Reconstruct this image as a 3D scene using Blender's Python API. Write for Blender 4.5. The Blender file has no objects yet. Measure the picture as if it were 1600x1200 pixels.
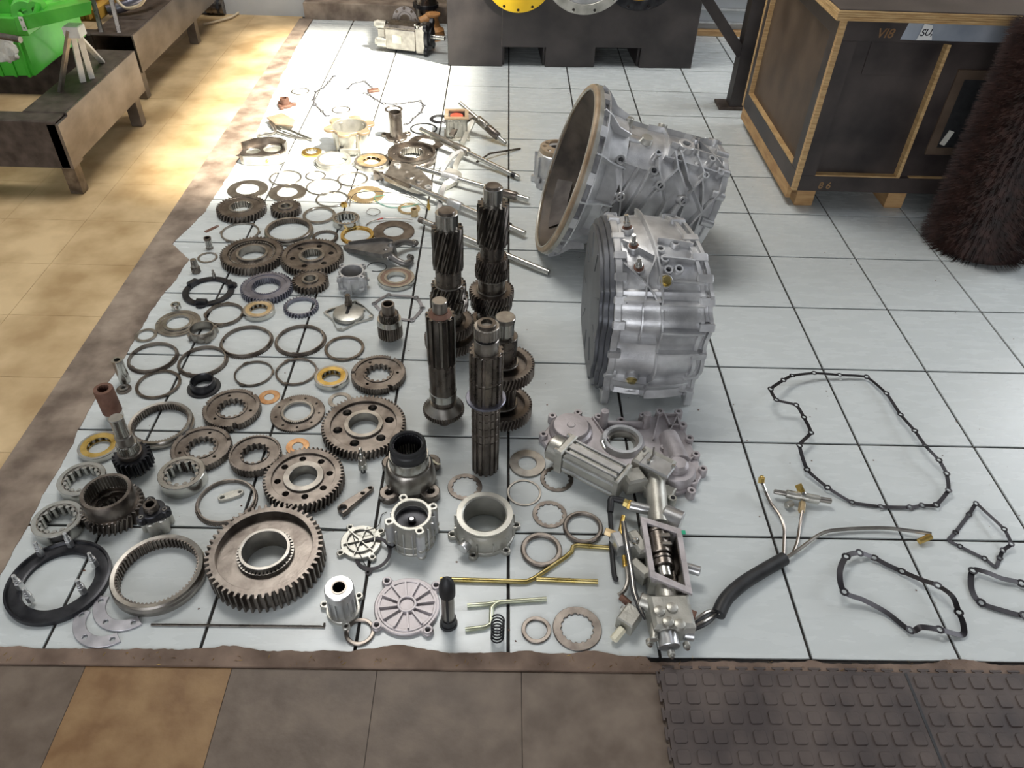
import bpy, math, random
from math import sin, cos, pi, radians as rad
from mathutils import Vector, Matrix, Euler
random.seed(7)
SC = bpy.context.scene
COL = SC.collection
# ---------------------------------------------------------------- camera
FPX = 1200.3
CAMP = Vector((-.04084, -1.18264, 1.53326))
CAMR = Matrix.Rotation(-.0296, 3, 'Z') @ Matrix.Rotation(.8485, 3, 'X') @ Matrix.Rotation(.0408, 3, 'Z')
cd = bpy.data.cameras.new('camera'); cam = bpy.data.objects.new('camera', cd); COL.objects.link(cam)
cd.sensor_width = 36; cd.lens = FPX / 1600 * 36; cd.clip_start = .05; cd.clip_end = 100
cam.matrix_world = Matrix.Translation(CAMP) @ CAMR.to_4x4()
SC.camera = cam
# ---------------------------------------------------------------- view + world + lights
SC.view_settings.view_transform = 'Standard'; SC.view_settings.look = 'None'
SC.view_settings.exposure = 0.5; SC.view_settings.gamma = 1.0; SC.view_settings.use_curve_mapping = False
SC.cycles.max_bounces = 6; SC.cycles.diffuse_bounces = 3; SC.cycles.glossy_bounces = 3
w = bpy.data.worlds.new('world'); SC.world = w; w.use_nodes = True
w.node_tree.nodes['Background'].inputs[0].default_value = (.84, .89, 1, 1)
w.node_tree.nodes['Background'].inputs[1].default_value = .9
def area(name, loc, tgt, sx, sy, e, col):
    l = bpy.data.lights.new(name, 'AREA'); l.shape = 'RECTANGLE'; l.size = sx; l.size_y = sy; l.energy = e; l.color = col
    o = bpy.data.objects.new(name, l); COL.objects.link(o); o.location = loc
    o.rotation_euler = (Vector(tgt) - Vector(loc)).to_track_quat('-Z', 'Y').to_euler(); return o
SUNH = Vector((-.877, .48, 0)).normalized(); EL = rad(54)
sl = bpy.data.lights.new('sun', 'SUN'); sl.energy = 12.5; sl.angle = rad(3.6); sl.color = (1, .93, .8)
so = bpy.data.objects.new('sun', sl); COL.objects.link(so)
SDIR = SUNH * cos(EL) + Vector((0, 0, -sin(EL)))
so.rotation_euler = SDIR.to_track_quat('-Z', 'Y').to_euler(); so.location = (3, -2, 6)
area('window_light', (5.45, 3.0, 2.5), (0, .9, 0), 3.4, 2.6, 112, (.90, .95, 1))
area('front_fill_light', (-1.2, -5.4, 2.0), (0, 1, .1), 4.0, 2.6, 76, (.97, .98, 1))  # soft fill added behind the camera to brighten the front
area('overhead_fill_panel', (-.9, 2.6, 4.85), (-.9, 2.6, 0), 2.2, 1.4, 95, (1, .985, .95))  # overhead fill added under the closed roof to brighten the back tiles
# ---------------------------------------------------------------- pixel helpers (1600x1200 frame -> world points)
def ray(px, py): return CAMR @ Vector(((px - 800) / FPX, (600 - py) / FPX, -1))
def G(px, py, z=0.):
    d = ray(px, py); t = (z - CAMP.z) / d.z; return CAMP + d * t
def AY(px, py, y):
    d = ray(px, py); t = (y - CAMP.y) / d.y; return CAMP + d * t
def AX(px, py, x):
    d = ray(px, py); t = (x - CAMP.x) / d.x; return CAMP + d * t
def W(px, py, w_, z=0.):
    g = G(px, py, z); return w_ * -((CAMR.transposed() @ (g - CAMP)).z) / FPX
# ---------------------------------------------------------------- materials
MATS = {}
def mat(name, c1, c2=None, metal=0., r=.5, rv=.1, scale=30., bump=0., bscale=200., spec=.5, coat=0., stretch=None, fac=(.35, .65), world=False):
    m = bpy.data.materials.new(name); m.use_nodes = True; nt = m.node_tree; b = nt.nodes['Principled BSDF']
    N = nt.nodes.new; L = nt.links.new
    tc = N('ShaderNodeTexCoord'); src = tc.outputs['Object']
    if world: src = N('ShaderNodeNewGeometry').outputs['Position']
    if stretch:
        mp = N('ShaderNodeMapping'); mp.inputs['Scale'].default_value = stretch; L(src, mp.inputs[0]); src = mp.outputs[0]
    no = N('ShaderNodeTexNoise'); no.inputs['Scale'].default_value = scale; no.inputs['Detail'].default_value = 5
    L(src, no.inputs['Vector'])
    cr = N('ShaderNodeValToRGB'); cr.color_ramp.elements[0].position = fac[0]; cr.color_ramp.elements[1].position = fac[1]
    cr.color_ramp.elements[0].color = (*c1, 1); cr.color_ramp.elements[1].color = (*(c2 or c1), 1)
    L(no.outputs['Fac'], cr.inputs[0]); L(cr.outputs[0], b.inputs['Base Color'])
    b.inputs['Metallic'].default_value = metal; b.inputs['Specular IOR Level'].default_value = spec
    if coat: b.inputs['Coat Weight'].default_value = coat; b.inputs['Coat Roughness'].default_value = .15
    mr = N('ShaderNodeMapRange'); mr.inputs['To Min'].default_value = max(.02, r - rv); mr.inputs['To Max'].default_value = min(1, r + rv)
    L(no.outputs['Fac'], mr.inputs[0]); L(mr.outputs[0], b.inputs['Roughness'])
    if bump:
        n2 = N('ShaderNodeTexNoise'); n2.inputs['Scale'].default_value = bscale; n2.inputs['Detail'].default_value = 3
        L(src, n2.inputs['Vector'])
        bp = N('ShaderNodeBump'); bp.inputs['Strength'].default_value = bump; bp.inputs['Distance'].default_value = .002
        L(n2.outputs['Fac'], bp.inputs['Height']); L(bp.outputs[0], b.inputs['Normal'])
    MATS[name] = m; return m
steel = mat('brown oily steel', (.135, .113, .098), (.265, .232, .203), .92, .34, .1, 25, .12, 150)
steel_l = mat('grey machined steel', (.28, .26, .235), (.43, .40, .36), .95, .3, .06, 30)
steel_p = mat('polished gear teeth', (.15, .135, .12), (.26, .235, .21), .95, .22, .05, 30)
steel_b = mat('bright ground steel', (.50, .49, .46), (.62, .61, .57), 1, .24, .03, 30)
steel_d = mat('dark hardened steel', (.13, .114, .10), (.235, .205, .178), .92, .28, .06, 30)
steel_bl = mat('bluish hardened steel', (.17, .17, .21), (.29, .29, .34), .9, .35, .1, 25)
rust = mat('rusty steel', (.13, .062, .042), (.22, .12, .085), .4, .6, .15, 40, .3)
black = mat('black oxide steel', (.018, .018, .022), (.05, .05, .055), .6, .35, .1, 25)
rubber = mat('black rubber', (.012, .012, .013), (.025, .025, .027), 0, .5, .1, 40)
alu = mat('cast aluminium', (.43, .43, .44), (.69, .69, .69), .68, .40, .08, 14, .25, 220)
alu_p = mat('purplish cast aluminium', (.40, .365, .37), (.54, .50, .51), .6, .48, .1, 22, .25, 260)
alu_y = mat('yellowed cast aluminium', (.37, .36, .32), (.56, .545, .495), .7, .38, .1, 18, .25, 260)
alu_m = mat('machined aluminium', (.58, .58, .58), (.72, .72, .72), .9, .3, .02, 30)
alu_dk = mat('dark brown bell interior', (.045, .036, .03), (.13, .105, .085), .35, .55, .1, 9, .2)  # dark brown for the inside of the bell
alu_tan = mat('tan stained flange face', (.34, .24, .15), (.50, .40, .29), .5, .5, .1, 14)
brass = mat('brass', (.55, .36, .09), (.75, .53, .18), .95, .3, .1, 40)
brass_p = mat('pale bronze cage', (.52, .38, .20), (.68, .53, .32), .8, .38, .1, 40)
copper = mat('copper', (.44, .22, .10), (.58, .36, .19), .9, .35, .1, 60)
zincy = mat('yellow passivated steel', (.42, .32, .10), (.60, .50, .24), .95, .3, .1, 30, stretch=(1, 1, 1))
zincg = mat('pale green plated steel', (.48, .50, .36), (.66, .68, .52), .9, .35, .1, 30)
gask = mat('black coated gasket steel', (.022, .02, .022), (.055, .05, .055), .7, .4, .12, 12)
gask_g = mat('bare grey gasket steel', (.20, .20, .22), (.34, .34, .37), .9, .38, .1, 18)
tile_m = mat('glazed white tile', (.60, .635, .63), (.65, .685, .68), 0, .27, .08, 9, .05, 60, .5, stretch=(1, 3.5, 1), world=True, fac=(.2, .8))
grout = mat('dark grout', (.014, .013, .013), (.04, .034, .03), 0, .9, .05, 40)
cement = mat('brown stained cement', (.10, .062, .042), (.25, .175, .13), 0, .72, .12, 9, .6, 90)
cement2 = mat('greyish brown cement', (.14, .10, .074), (.36, .285, .22), 0, .75, .1, 9, .6, 70)
vin_y = mat('ochre vinyl tile', (.42, .28, .135), (.68, .50, .28), 0, .5, .12, 5, .25, 50, .4, world=True)
vin_t = mat('tan vinyl tile', (.20, .105, .042), (.31, .19, .088), 0, .5, .12, 14, .3, 80, .4, world=True)
vin_g = mat('grey vinyl tile', (.11, .078, .056), (.185, .142, .108), 0, .5, .12, 14, .3, 80, .4, world=True)
mat_r = mat('dusty rubber mat', (.045, .032, .03), (.105, .08, .07), 0, .6, .1, 9, .3, 120, world=True)
tank_m = mat('black polyethylene', (.024, .02, .02), (.06, .05, .047), 0, .55, .12, 5, .3, 60)
frame_m = mat('scuffed steel frame', (.13, .11, .095), (.27, .235, .205), .6, .38, .12, 8, .2, 60, stretch=(1, .5, 1))
frame_d = mat('dark frame top', (.05, .036, .028), (.11, .085, .07), .3, .65, .1, 20, .3)
green = mat('green enamel', (.06, .42, .03), (.12, .62, .06), 0, .35, .1, 6, .05, 60, .5, .3)
yellow = mat('yellow enamel', (.72, .44, .01), (.86, .56, .02), 0, .4, .1, 8)
yellow_d = mat('greasy yellow paint', (.25, .13, .02), (.50, .28, .04), 0, .5, .1, 10, .2)
white_p = mat('white painted steel', (.55, .52, .46), (.76, .73, .66), .1, .5, .1, 10, .1)
rag_m = mat('white rag', (.62, .60, .52), (.80, .78, .70), 0, .9, .05, 20, .4, 60)
hose_c = mat('cream hose', (.58, .48, .33), (.68, .57, .42), 0, .5, .1, 20)
ply_f = mat('film faced plywood', (.022, .017, .017), (.07, .055, .05), 0, .42, .1, 5, .1, 60, .45)
ply_s = mat('worn brown plywood', (.066, .042, .027), (.12, .082, .056), 0, .55, .1, 6, .2, 50)
ply_e = mat('plywood edge', (.42, .25, .10), (.62, .42, .20), 0, .6, .1, 14, .3, 60, stretch=(1, 1, 12))
wood = mat('pine block', (.40, .22, .085), (.56, .35, .16), 0, .6, .1, 10, .3, 60, stretch=(1, 1, 6))
tape_m = mat('silver tape', (.30, .34, .40), (.46, .50, .56), .3, .35, .1, 8, .4, 25)
paper = mat('white paper', (.70, .70, .68), (.80, .80, .78), 0, .8, .05, 10)
ink = mat('dark ink', (.02, .02, .03), None, 0, .7, .05)
bristle = mat('dark brown bristle', (.016, .007, .005), (.055, .024, .018), 0, .55, .15, 30)
wall_m = mat('tan plaster wall', (.34, .27, .19), (.44, .36, .27), 0, .8, .05, 4, .1)
ceil_m = mat('grey roof sheet', (.22, .22, .22), (.28, .28, .28), 0, .7, .05, 4)
glass_m = mat('pale blue wall', (.45, .47, .48), (.55, .57, .58), 0, .7, .05, 4)
red = mat('red plastic', (.5, .05, .03), (.6, .09, .05), 0, .4, .1)
green_s = mat('green paint dab', (.02, .42, .22), None, 0, .5, .05)
wire_g = mat('green wire sleeve', (.05, .25, .18), (.10, .35, .27), 0, .5, .1)
plate_w = mat('cream name plate', (.75, .70, .52), (.85, .80, .62), 0, .45, .1)
orange = mat('orange brown paint', (.45, .20, .06), (.58, .30, .12), 0, .5, .1)
# ---------------------------------------------------------------- mesh builder
def circ(r, n=48, cx=0, cy=0, ph=0):
    return [(cx + r * cos(ph + 2 * pi * i / n), cy + r * sin(ph + 2 * pi * i / n)) for i in range(n)]
def teeth(r, n, d, a=.28, b=.42, ph=0):
    """closed outline with n teeth: root radius r-d, tip radius r; a, b = fraction of pitch for tip / root flats"""
    o = []; f = (1 - a - b) / 2
    for i in range(n):
        for q, rr in ((0, r - d), (b, r - d), (b + f, r), (b + f + a, r)):
            t = ph + 2 * pi * (i + q) / n; o.append((rr * cos(t), rr * sin(t)))
    return o
def slotted(r, n, d, slots, w_, depth):
    """toothed outline with rectangular slots at the given angles"""
    pts = teeth(r, n, d); o = []
    for (x, y) in pts:
        t = math.atan2(y, x); q = math.hypot(x, y)
        for s in slots:
            dd = (t - s + pi) % (2 * pi) - pi
            if abs(dd) * r < w_ / 2: q = r - depth
        o.append((q * cos(t), q * sin(t)))
    return o
_pc = {}
def _plate(loops, h, bev):
    cu = bpy.data.curves.new('c', 'CURVE'); cu.dimensions = '2D'; cu.fill_mode = 'BOTH'
    for lp in loops:
        s = cu.splines.new('POLY'); s.points.add(len(lp) - 1); s.use_cyclic_u = True
        for p, (x, y) in zip(s.points, lp): p.co = (x, y, 0, 1)
    cu.extrude = max(1e-5, h / 2 - bev)
    if bev: cu.bevel_depth = bev; cu.bevel_resolution = 0; cu.offset = -bev
    o = bpy.data.objects.new('c', cu); me = bpy.data.meshes.new_from_object(o)
    V = [tuple(v.co) for v in me.vertices]; F = [tuple(p.vertices) for p in me.polygons]
    bpy.data.objects.remove(o); bpy.data.curves.remove(cu); bpy.data.meshes.remove(me)
    return V, F
class MB:
    def __init__(s): s.V = []; s.F = []; s.M = Matrix.Identity(4)
    def at(s, loc=(0, 0, 0), rot=(0, 0, 0), sc=(1, 1, 1)):
        s.M = Matrix.Translation(loc) @ Euler(rot).to_matrix().to_4x4() @ Matrix.Diagonal((*sc, 1)); return s
    def mx(s, M): s.M = M; return s
    def add(s, V, F):
        n = len(s.V); s.V += [tuple(s.M @ Vector(v)) for v in V]; s.F += [tuple(n + i for i in f) for f in F]; return s
    def plate(s, loops, z0, z1, bev=.0006, twist=0):
        if twist and abs(twist) * (z1 - z0) > .12 and len(loops) == 1:
            lp = loops[0]; n = len(lp); k = 12; V = []; F = []
            for i in range(k + 1):
                z = z0 + (z1 - z0) * i / k; a = twist * z; q = .985 if i in (0, k) else 1
                V += [(q * (x * cos(a) - y * sin(a)), q * (x * sin(a) + y * cos(a)), z) for x, y in lp]
            for i in range(k):
                for j in range(n): j2 = (j + 1) % n; F.append((i * n + j, i * n + j2, (i + 1) * n + j2, (i + 1) * n + j))
            for z, o in ((z0, 0), (z1, k * n)):
                c = len(V); V.append((0, 0, z))
                for j in range(n): F.append((o + j, o + (j + 1) % n, c) if o else (o + (j + 1) % n, o + j, c))
            return s.add(V, F)
        h = z1 - z0; V, F = _plate(loops, h, min(bev, h * .3)); zc = (z0 + z1) / 2
        if twist:
            W_ = []
            for x, y, z in V:
                a = twist * z; W_.append((x * cos(a) - y * sin(a), x * sin(a) + y * cos(a), z + zc))
            V = W_
        else: V = [(x, y, z + zc) for x, y, z in V]
        return s.add(V, F)
    def lathe(s, prof, n=48, closed=True, arc=None):
        """prof: list of (r,z); closed joins last to first (ring section)"""
        V = []; F = []; k = len(prof); m = n
        a0, a1 = arc if arc else (0, 2 * pi)
        if arc: m = n + 1
        for i in range(m):
            t = a0 + (a1 - a0) * i / n
            for r, z in prof: V.append((r * cos(t), r * sin(t), z))
        for i in range(n):
            j = (i + 1) % m
            for q in range(k if closed else k - 1):
                q2 = (q + 1) % k; F.append((i * k + q, j * k + q, j * k + q2, i * k + q2))
        if arc and closed: F.append(tuple(range(k))); F.append(tuple((m - 1) * k + q for q in range(k))[::-1])
        return s.add(V, F)
    def solid(s, prof, n=32):
        """solid of revolution, prof bottom to top (r,z); ends capped"""
        V = []; F = []; k = len(prof)
        for i in range(n):
            t = 2 * pi * i / n
            for r, z in prof: V.append((r * cos(t), r * sin(t), z))
        for i in range(n):
            j = (i + 1) % n
            for q in range(k - 1): F.append((i * k + q, j * k + q, j * k + q + 1, i * k + q + 1))
        F.append(tuple(i * k for i in range(n))[::-1]); F.append(tuple(i * k + k - 1 for i in range(n)))
        return s.add(V, F)
    def cyl(s, r, z0, z1, n=24, ch=.0008):
        ch = min(ch, r * .3, (z1 - z0) * .3)
        return s.solid([(r - ch, z0), (r, z0 + ch), (r, z1 - ch), (r - ch, z1)], n)
    def box(s, x0, x1, y0, y1, z0, z1, b=0):
        if b:
            return s.plate([[(x0, y0), (x1, y0), (x1, y1), (x0, y1)]], z0, z1, b)
        V = [(x, y, z) for x in (x0, x1) for y in (y0, y1) for z in (z0, z1)]
        return s.add(V, [(0, 1, 3, 2), (4, 6, 7, 5), (0, 4, 5, 1), (2, 3, 7, 6), (0, 2, 6, 4), (1, 5, 7, 3)])
    def tube(s, pts, r, n=10, cap=True):
        pts = [Vector(p) for p in pts]; V = []; F = []
        rr = r if isinstance(r, (list, tuple)) else [r] * len(pts)
        up = None
        for i, p in enumerate(pts):
            t = (pts[min(i + 1, len(pts) - 1)] - pts[max(i - 1, 0)]).normalized()
            if up is None: up = Vector((0, 0, 1)) if abs(t.z) < .9 else Vector((1, 0, 0))
            a = t.cross(up).normalized(); b = a.cross(t).normalized(); up = b
            for k in range(n):
                q = 2 * pi * k / n; V.append(tuple(p + (a * cos(q) + b * sin(q)) * rr[i]))
        for i in range(len(pts) - 1):
            for k in range(n):
                k2 = (k + 1) % n; F.append((i * n + k, i * n + k2, (i + 1) * n + k2, (i + 1) * n + k))
        if cap: F.append(tuple(range(n))[::-1]); F.append(tuple((len(pts) - 1) * n + k for k in range(n)))
        return s.add(V, F)
    def rod(s, a, b, r, n=16): return s.tube([a, b], r, n)
    def strip(s, pts, up, w_, h):
        """thin rib: a box section w_ wide and h tall (along up[i]) following pts"""
        V = []; F = []
        for i, p in enumerate(pts):
            p = Vector(p); u = Vector(up[i] if isinstance(up, list) else up).normalized()
            t = (Vector(pts[min(i + 1, len(pts) - 1)]) - Vector(pts[max(i - 1, 0)])).normalized()
            a = t.cross(u).normalized() * w_ / 2
            for q in (p - a - u * .004, p + a - u * .004, p + a * .8 + u * h, p - a * .8 + u * h): V.append(tuple(q))
        n = len(pts)
        for i in range(n - 1):
            for k in range(4):
                k2 = (k + 1) % 4; F.append((i * 4 + k, i * 4 + k2, i * 4 + 4 + k2, i * 4 + 4 + k))
        F.append((3, 2, 1, 0)); F.append(tuple((n - 1) * 4 + k for k in range(4)))
        return s.add(V, F)
    def mesh(s, name, m):
        me = bpy.data.meshes.new(name); me.from_pydata(s.V, [], s.F); me.update()
        me.materials.append(m); me.shade_smooth(); me.set_sharp_from_angle(angle=rad(32)); return me
    def build(s, name, m, parent=None):
        o = bpy.data.objects.new(name, s.mesh(name, m)); COL.objects.link(o)
        if parent: o.parent = parent
        return o
def smooth(pts, k=6):
    """Catmull-Rom through points"""
    P = [Vector(p) for p in pts]; P = [P[0]] + P + [P[-1]]; o = []
    for i in range(1, len(P) - 2):
        for j in range(k):
            t = j / k; a, b, c, d = P[i - 1:i + 3]
            o.append(.5 * (2 * b + (c - a) * t + (2 * a - 5 * b + 4 * c - d) * t * t + (3 * b - 3 * c + d - a) * t ** 3))
    o.append(P[-2]); return o
def thing(name, label, cat, loc=(0, 0, 0), rz=0, group=None):
    o = bpy.data.objects.new(name, None); COL.objects.link(o); o.location = loc; o.rotation_euler = (0, 0, rz)
    o.empty_display_size = .02
    return tag(o, label, cat, group)
def tag(o, label, cat, group=None):
    o['label'] = label; o['category'] = cat
    if group: o['group'] = group
    return o
def struct(o): o['kind'] = 'structure'; return o
def single(mb, name, m, label, cat, loc, rz=0, group=None):
    o = mb.build(name, m); o.location = loc; o.rotation_euler = (0, 0, rz); return tag(o, label, cat, group)
def inst(me, name, parent=None, loc=(0, 0, 0), rot=(0, 0, 0)):
    o = bpy.data.objects.new(name, me); COL.objects.link(o); o.location = loc; o.rotation_euler = rot
    if parent: o.parent = parent
    return o
def hexr(r): return circ(r, 6)
# ================================================================ room
T = .33
fl = bpy.data.objects.new('floor', None)
m = MB().box(-3.8, 5.5, -5.5, 5.0, -.06, -.005)
fl = struct(m.build('floor', grout))
# glazed tiles: one object each
tm = {}
def tile_mesh(w_, d_, name, mt, z1=0., z0=-.012, b=.0007):
    k = (round(w_, 3), round(d_, 3), name)
    if k not in tm: tm[k] = MB().box(-w_ / 2, w_ / 2, -d_ / 2, d_ / 2, z0, z1, b).mesh(name, mt)
    return tm[k]
BACK = 4.03; FRONT = -.342
for c in range(-4, 10):
    for r in range(-1, 13):
        x0 = c * T; x1 = x0 + T; y0 = max(r * T, FRONT); y1 = min(r * T + T, BACK)
        if x0 < -1.3: x0 = -1.25
        if y1 - y0 < .02: continue
        g = .0037
        o = inst(tile_mesh(x1 - x0 - 2 * g, y1 - y0 - 2 * g, 'tile', tile_m), 'tile', fl, ((x0 + x1) / 2, (y0 + y1) / 2, 0))
# vinyl tiles, left hall floor
V_ = .305
for c in range(0, 8):
    for r in range(-1, 16):
        x1 = -1.325 - c * V_; y0 = -.37 + r * V_
        if r == -1: continue
        inst(tile_mesh(V_ - .0012, V_ - .0012, 'vinyl_tile', vin_y, -.003, -.012, .0004), 'vinyl_tile', fl, (x1 - V_ / 2, y0 + V_ / 2, 0))
# front row of vinyl tiles
for c in range(-10, 8):
    for r in range(3):
        x0 = -.887 + c * V_
        if x0 > .2: mt = vin_g
        else: mt = vin_t if (c == 0 and r == 0) or (c, r) in ((-1, 1), (1, 2)) else vin_g
        inst(tile_mesh(V_ - .0012, V_ - .0012, 'grey_vinyl_tile' if mt is vin_g else 'tan_vinyl_tile', mt, -.004, -.012, .0004),
             'vinyl_tile', fl, (x0 + V_ / 2, -.362 - V_ / 2 - r * V_, 0))
# ragged cement edges
def ragged(a, b, fixed, horiz, amp, n, seed):
    rnd = random.Random(seed); o = []; v = 0
    for i in range(n + 1):
        t = a + (b - a) * i / n; v = v * .8 + rnd.uniform(-1, 1) * .5
        e = fixed(t) + amp * v; o.append((e, t) if not horiz else (t, e))
    return o
def e_left(y):
    P_ = [(-.4, -1.06), (-.15, -1.168), (.4, -1.19), (.9, -1.18), (1.2, -1.15), (1.3, -1.25), (1.55, -1.2), (2.28, -1.18), (3., -1.225), (3.65, -1.25), (4.1, -1.246)]
    for (a, xa), (b, xb) in zip(P_, P_[1:]):
        if a <= y <= b: return xa + (xb - xa) * (y - a) / (b - a)
    return -1.2
lp = ragged(-.33, 4.04, e_left, False, .006, 260, 3)
m = MB().plate([[(-1.335, 4.04), (-1.325, -.33)] + lp], -.012, .0018, .0006)
struct(m.build('trim_1', cement2))
def e_front(x):
    b = -.3255 if x < .30 else -.3375
    for (c, w_, h) in ((-.60, .05, .012), (-.24, .07, .016), (.19, .05, .012), (.04, .03, .006), (.98, .06, .014), (1.2, .05, .01), (.66, .02, .006)):
        b += h * math.exp(-((x - c) / w_) ** 2)
    return b
lp = ragged(-1.34, 3.3, e_front, True, .0034, 620, 5)
m = MB().plate([lp + [(3.3, -.362), (-1.34, -.362)]], -.012, .0022, .0006)
struct(m.build('trim_2', cement))
m = MB().box(-3.8, -1.34, -.372, -.33, -.012, -.002); struct(m.build('trim_3', cement))
# walls and roof with one opening for the sun
h = 4.9
m = MB().box(-3.9, 5.6, 4.12, 4.3, 0, h); struct(m.build('wall_back', wall_m))
m = MB().box(-1.3, 5.5, 4.03, 4.12, -.01, .10, .004); struct(m.build('baseboard_back', cement2))
m = MB().box(-3.9, -1.3, 4.09, 4.12, -.01, .35, .002); struct(m.build('baseboard_left', glass_m))
m = MB().box(-3.95, -3.8, -5.6, 4.12, -.06, h); struct(m.build('wall_left', glass_m))
m = MB().box(5.5, 5.6, -5.6, 1.2, -.06, h).box(5.5, 5.6, 1.2, 4.12, -.06, 1.15).box(5.5, 5.6, 1.2, 4.12, 3.85, h); struct(m.build('wall_right', glass_m))
m = MB().box(-3.9, -3.2, -5.6, -5.5, -.06, h).box(.9, 5.6, -5.6, -5.5, -.06, h).box(-3.2, .9, -5.6, -5.5, 3.4, h); struct(m.build('wall_front', glass_m))
off = -SDIR * (h / -SDIR.z * -1)          # shift from floor to roof along the sun
off = Vector((-SDIR.x, -SDIR.y, 0)) * (h / -SDIR.z)
ox0, ox1, oy0, oy1 = -1.47 + off.x, -.28 + off.x, 1.72 + off.y, 3.75 + off.y
m = MB()
m.box(-3.9, ox0, -5.6, 4.3, h, h + .04).box(ox1, 5.6, -5.6, 4.3, h, h + .04).box(ox0, ox1, -5.6, oy0, h, h + .04).box(ox0, ox1, oy1, 4.3, h, h + .04)
struct(m.build('ceiling', ceil_m))
# ---- rubber mat, two modules
mats = thing('rubber_mat', 'black interlocking rubber floor mat with raised squares, bottom right corner', 'mat', (.322, -.345, 0))
P = .0402
base_z = .004
m = MB().box(0, 1.7, -.9, -.012, -.004, base_z, .0008); m.build('mat_base', mat_r, mats)
lugs = MB().plate([[(-.0135, -.010), (-.010, -.0135), (.010, -.0135), (.0135, -.010), (.0135, .010), (.010, .0135), (-.010, .0135), (-.0135, .010)]], base_z - .001, base_z + .0024, .0012).mesh('raised_square', mat_r)
n = 0
for j in range(7):
    for i in range(40):
        x = .022 + i * P
        if i >= 13: x += .012
        if x > 1.62: break
        inst(lugs, 'raised_square', mats, (x, -.033 - j * P - .001, 0)); n += 1
m = MB().box(.022 + 12.5 * P + .003, .022 + 12.5 * P + .009, -.9, -.014, base_z - .001, base_z + .0006); m.build('seam', rubber, mats)
tab = MB()
tab.box(-.008, .008, 0, .004, 0, .004, .0005).box(-.013, .013, .004, .009, 0, .004, .0005)
tm_ = tab.mesh('tab', mat_r)
for i in range(42): inst(tm_, 'interlocking_tab', mats, (.02 + i * .0395, -.013, 0))
for i in range(18): inst(tm_, 'interlocking_tab', mats, (.001, -.03 - i * .0395, 0), (0, 0, pi / 2))
# ================================================================ part builders
def at0(px, py, z=0): g = G(px, py, z); return Vector((g.x, g.y, 0))
RG = 'plain rings laid out on the white tiles'
def gear(px, py, w_, h, n, label, m=None, rim=.8, bore=.4, hub=.52, web=.55, holes=0, hr=.045, spl=0, helix=0, name='gear', dish=0, hubh=1.0, rz=0, group='loose gears laid out on the tiles', inner=None):
    m = m or steel; r = W(px, py, w_, h) / 2; t = thing(name, label, 'gear', at0(px, py, h), rz, group)
    d = 2.1 * 2 * r / (n + 2)
    MB().plate([teeth(r, n, d), circ(rim * r, 64)], 0, h, .0007, helix / r).build('toothed_rim', m, t)
    if spl: bl = teeth(bore * r + .0, spl, -.05 * r, .3, .4)
    else: bl = circ(bore * r, 48)
    wb = MB(); z0 = h * (1 - web) / 2
    hs = [circ(hr * r * 2.2, 14, (rim + hub) / 2 * r * cos(a), (rim + hub) / 2 * r * sin(a)) for a in [2 * pi * (i + .3) / holes for i in range(holes)]]
    if hub > bore:
        wb.plate([circ(rim * r + .0006, 64), circ(hub * r - .0006, 48)] + hs, z0, z0 + h * web, .0004); wb.build('web', m, t)
        hb = MB().plate([circ(hub * r, 48), bl], 0 if hubh >= 1 else h * .1, h * hubh, .0009)
        hb.build('hub', steel_l if m is steel else m, t)
    if inner:     # inner clutch toothed ring: (radius ratio, teeth, height ratio)
        q, k, hh = inner
        MB().plate([circ(q * r * 1.1, 60), teeth(q * r, k, -.05 * r, .3, .4)], h * .3, h * hh, .0006).build('inner_toothing', steel_l, t)
    return t
def ring(px, py, w_, h, label, m=None, k=.8, nt=0, nin=0, din=.06, dout=.03, bev=.0012, name='ring', notch=0, cat='ring', lugs=0, group=RG, rz=0):
    m = m or steel_l; r = W(px, py, w_, h) / 2
    outer = teeth(r, nt, dout * r, .3, .35) if nt else circ(r, 72)
    if lugs:
        outer = []
        for i in range(144):
            a = 2 * pi * i / 144; q = (a / (2 * pi) * lugs) % 1
            rr = r if q < .13 else r * .94; outer.append((rr * cos(a), rr * sin(a)))
    inner = teeth(k * r, nin, -din * r, .3, .35) if nin else circ(k * r, 72)
    if notch:
        inner = []
        for i in range(144):
            a = 2 * pi * i / 144; q = (a / (2 * pi) * notch) % 1
            rr = k * r * (1.05 if q < .1 else 1); inner.append((rr * cos(a), rr * sin(a)))
    return single(MB().plate([outer, inner], 0, h, bev), name, m, label, cat, at0(px, py, h), rz, group)
def synchro(px, py, w_, label, m=None, h=.012, nt=76, k=.87, group='synchroniser rings'):
    """synchroniser ring: conical collar on a thin toothed flange"""
    m = m or steel; r = W(px, py, w_, h) / 2; t = thing('synchro_ring', label, 'ring', at0(px, py, h), random.random() * 3, group)
    MB().plate([teeth(r, nt, .045 * r, .25, .35), circ(k * r, 72)], 0, .0045, .0004).build('toothed_flange', m, t)
    MB().lathe([(k * r, .0), (k * r + .0005, h), (k * r + .004, h), (k * r + .006, .0028)], 72).build('collar', m, t)
    for i in range(3):
        a = 2 * pi * i / 3
        MB().at((k * r * cos(a), k * r * sin(a), 0), (0, 0, a)).box(-.002, .0045, -.006, .006, .002, h + .0005, .0005).build('lug', m, t)
    return t
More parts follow.
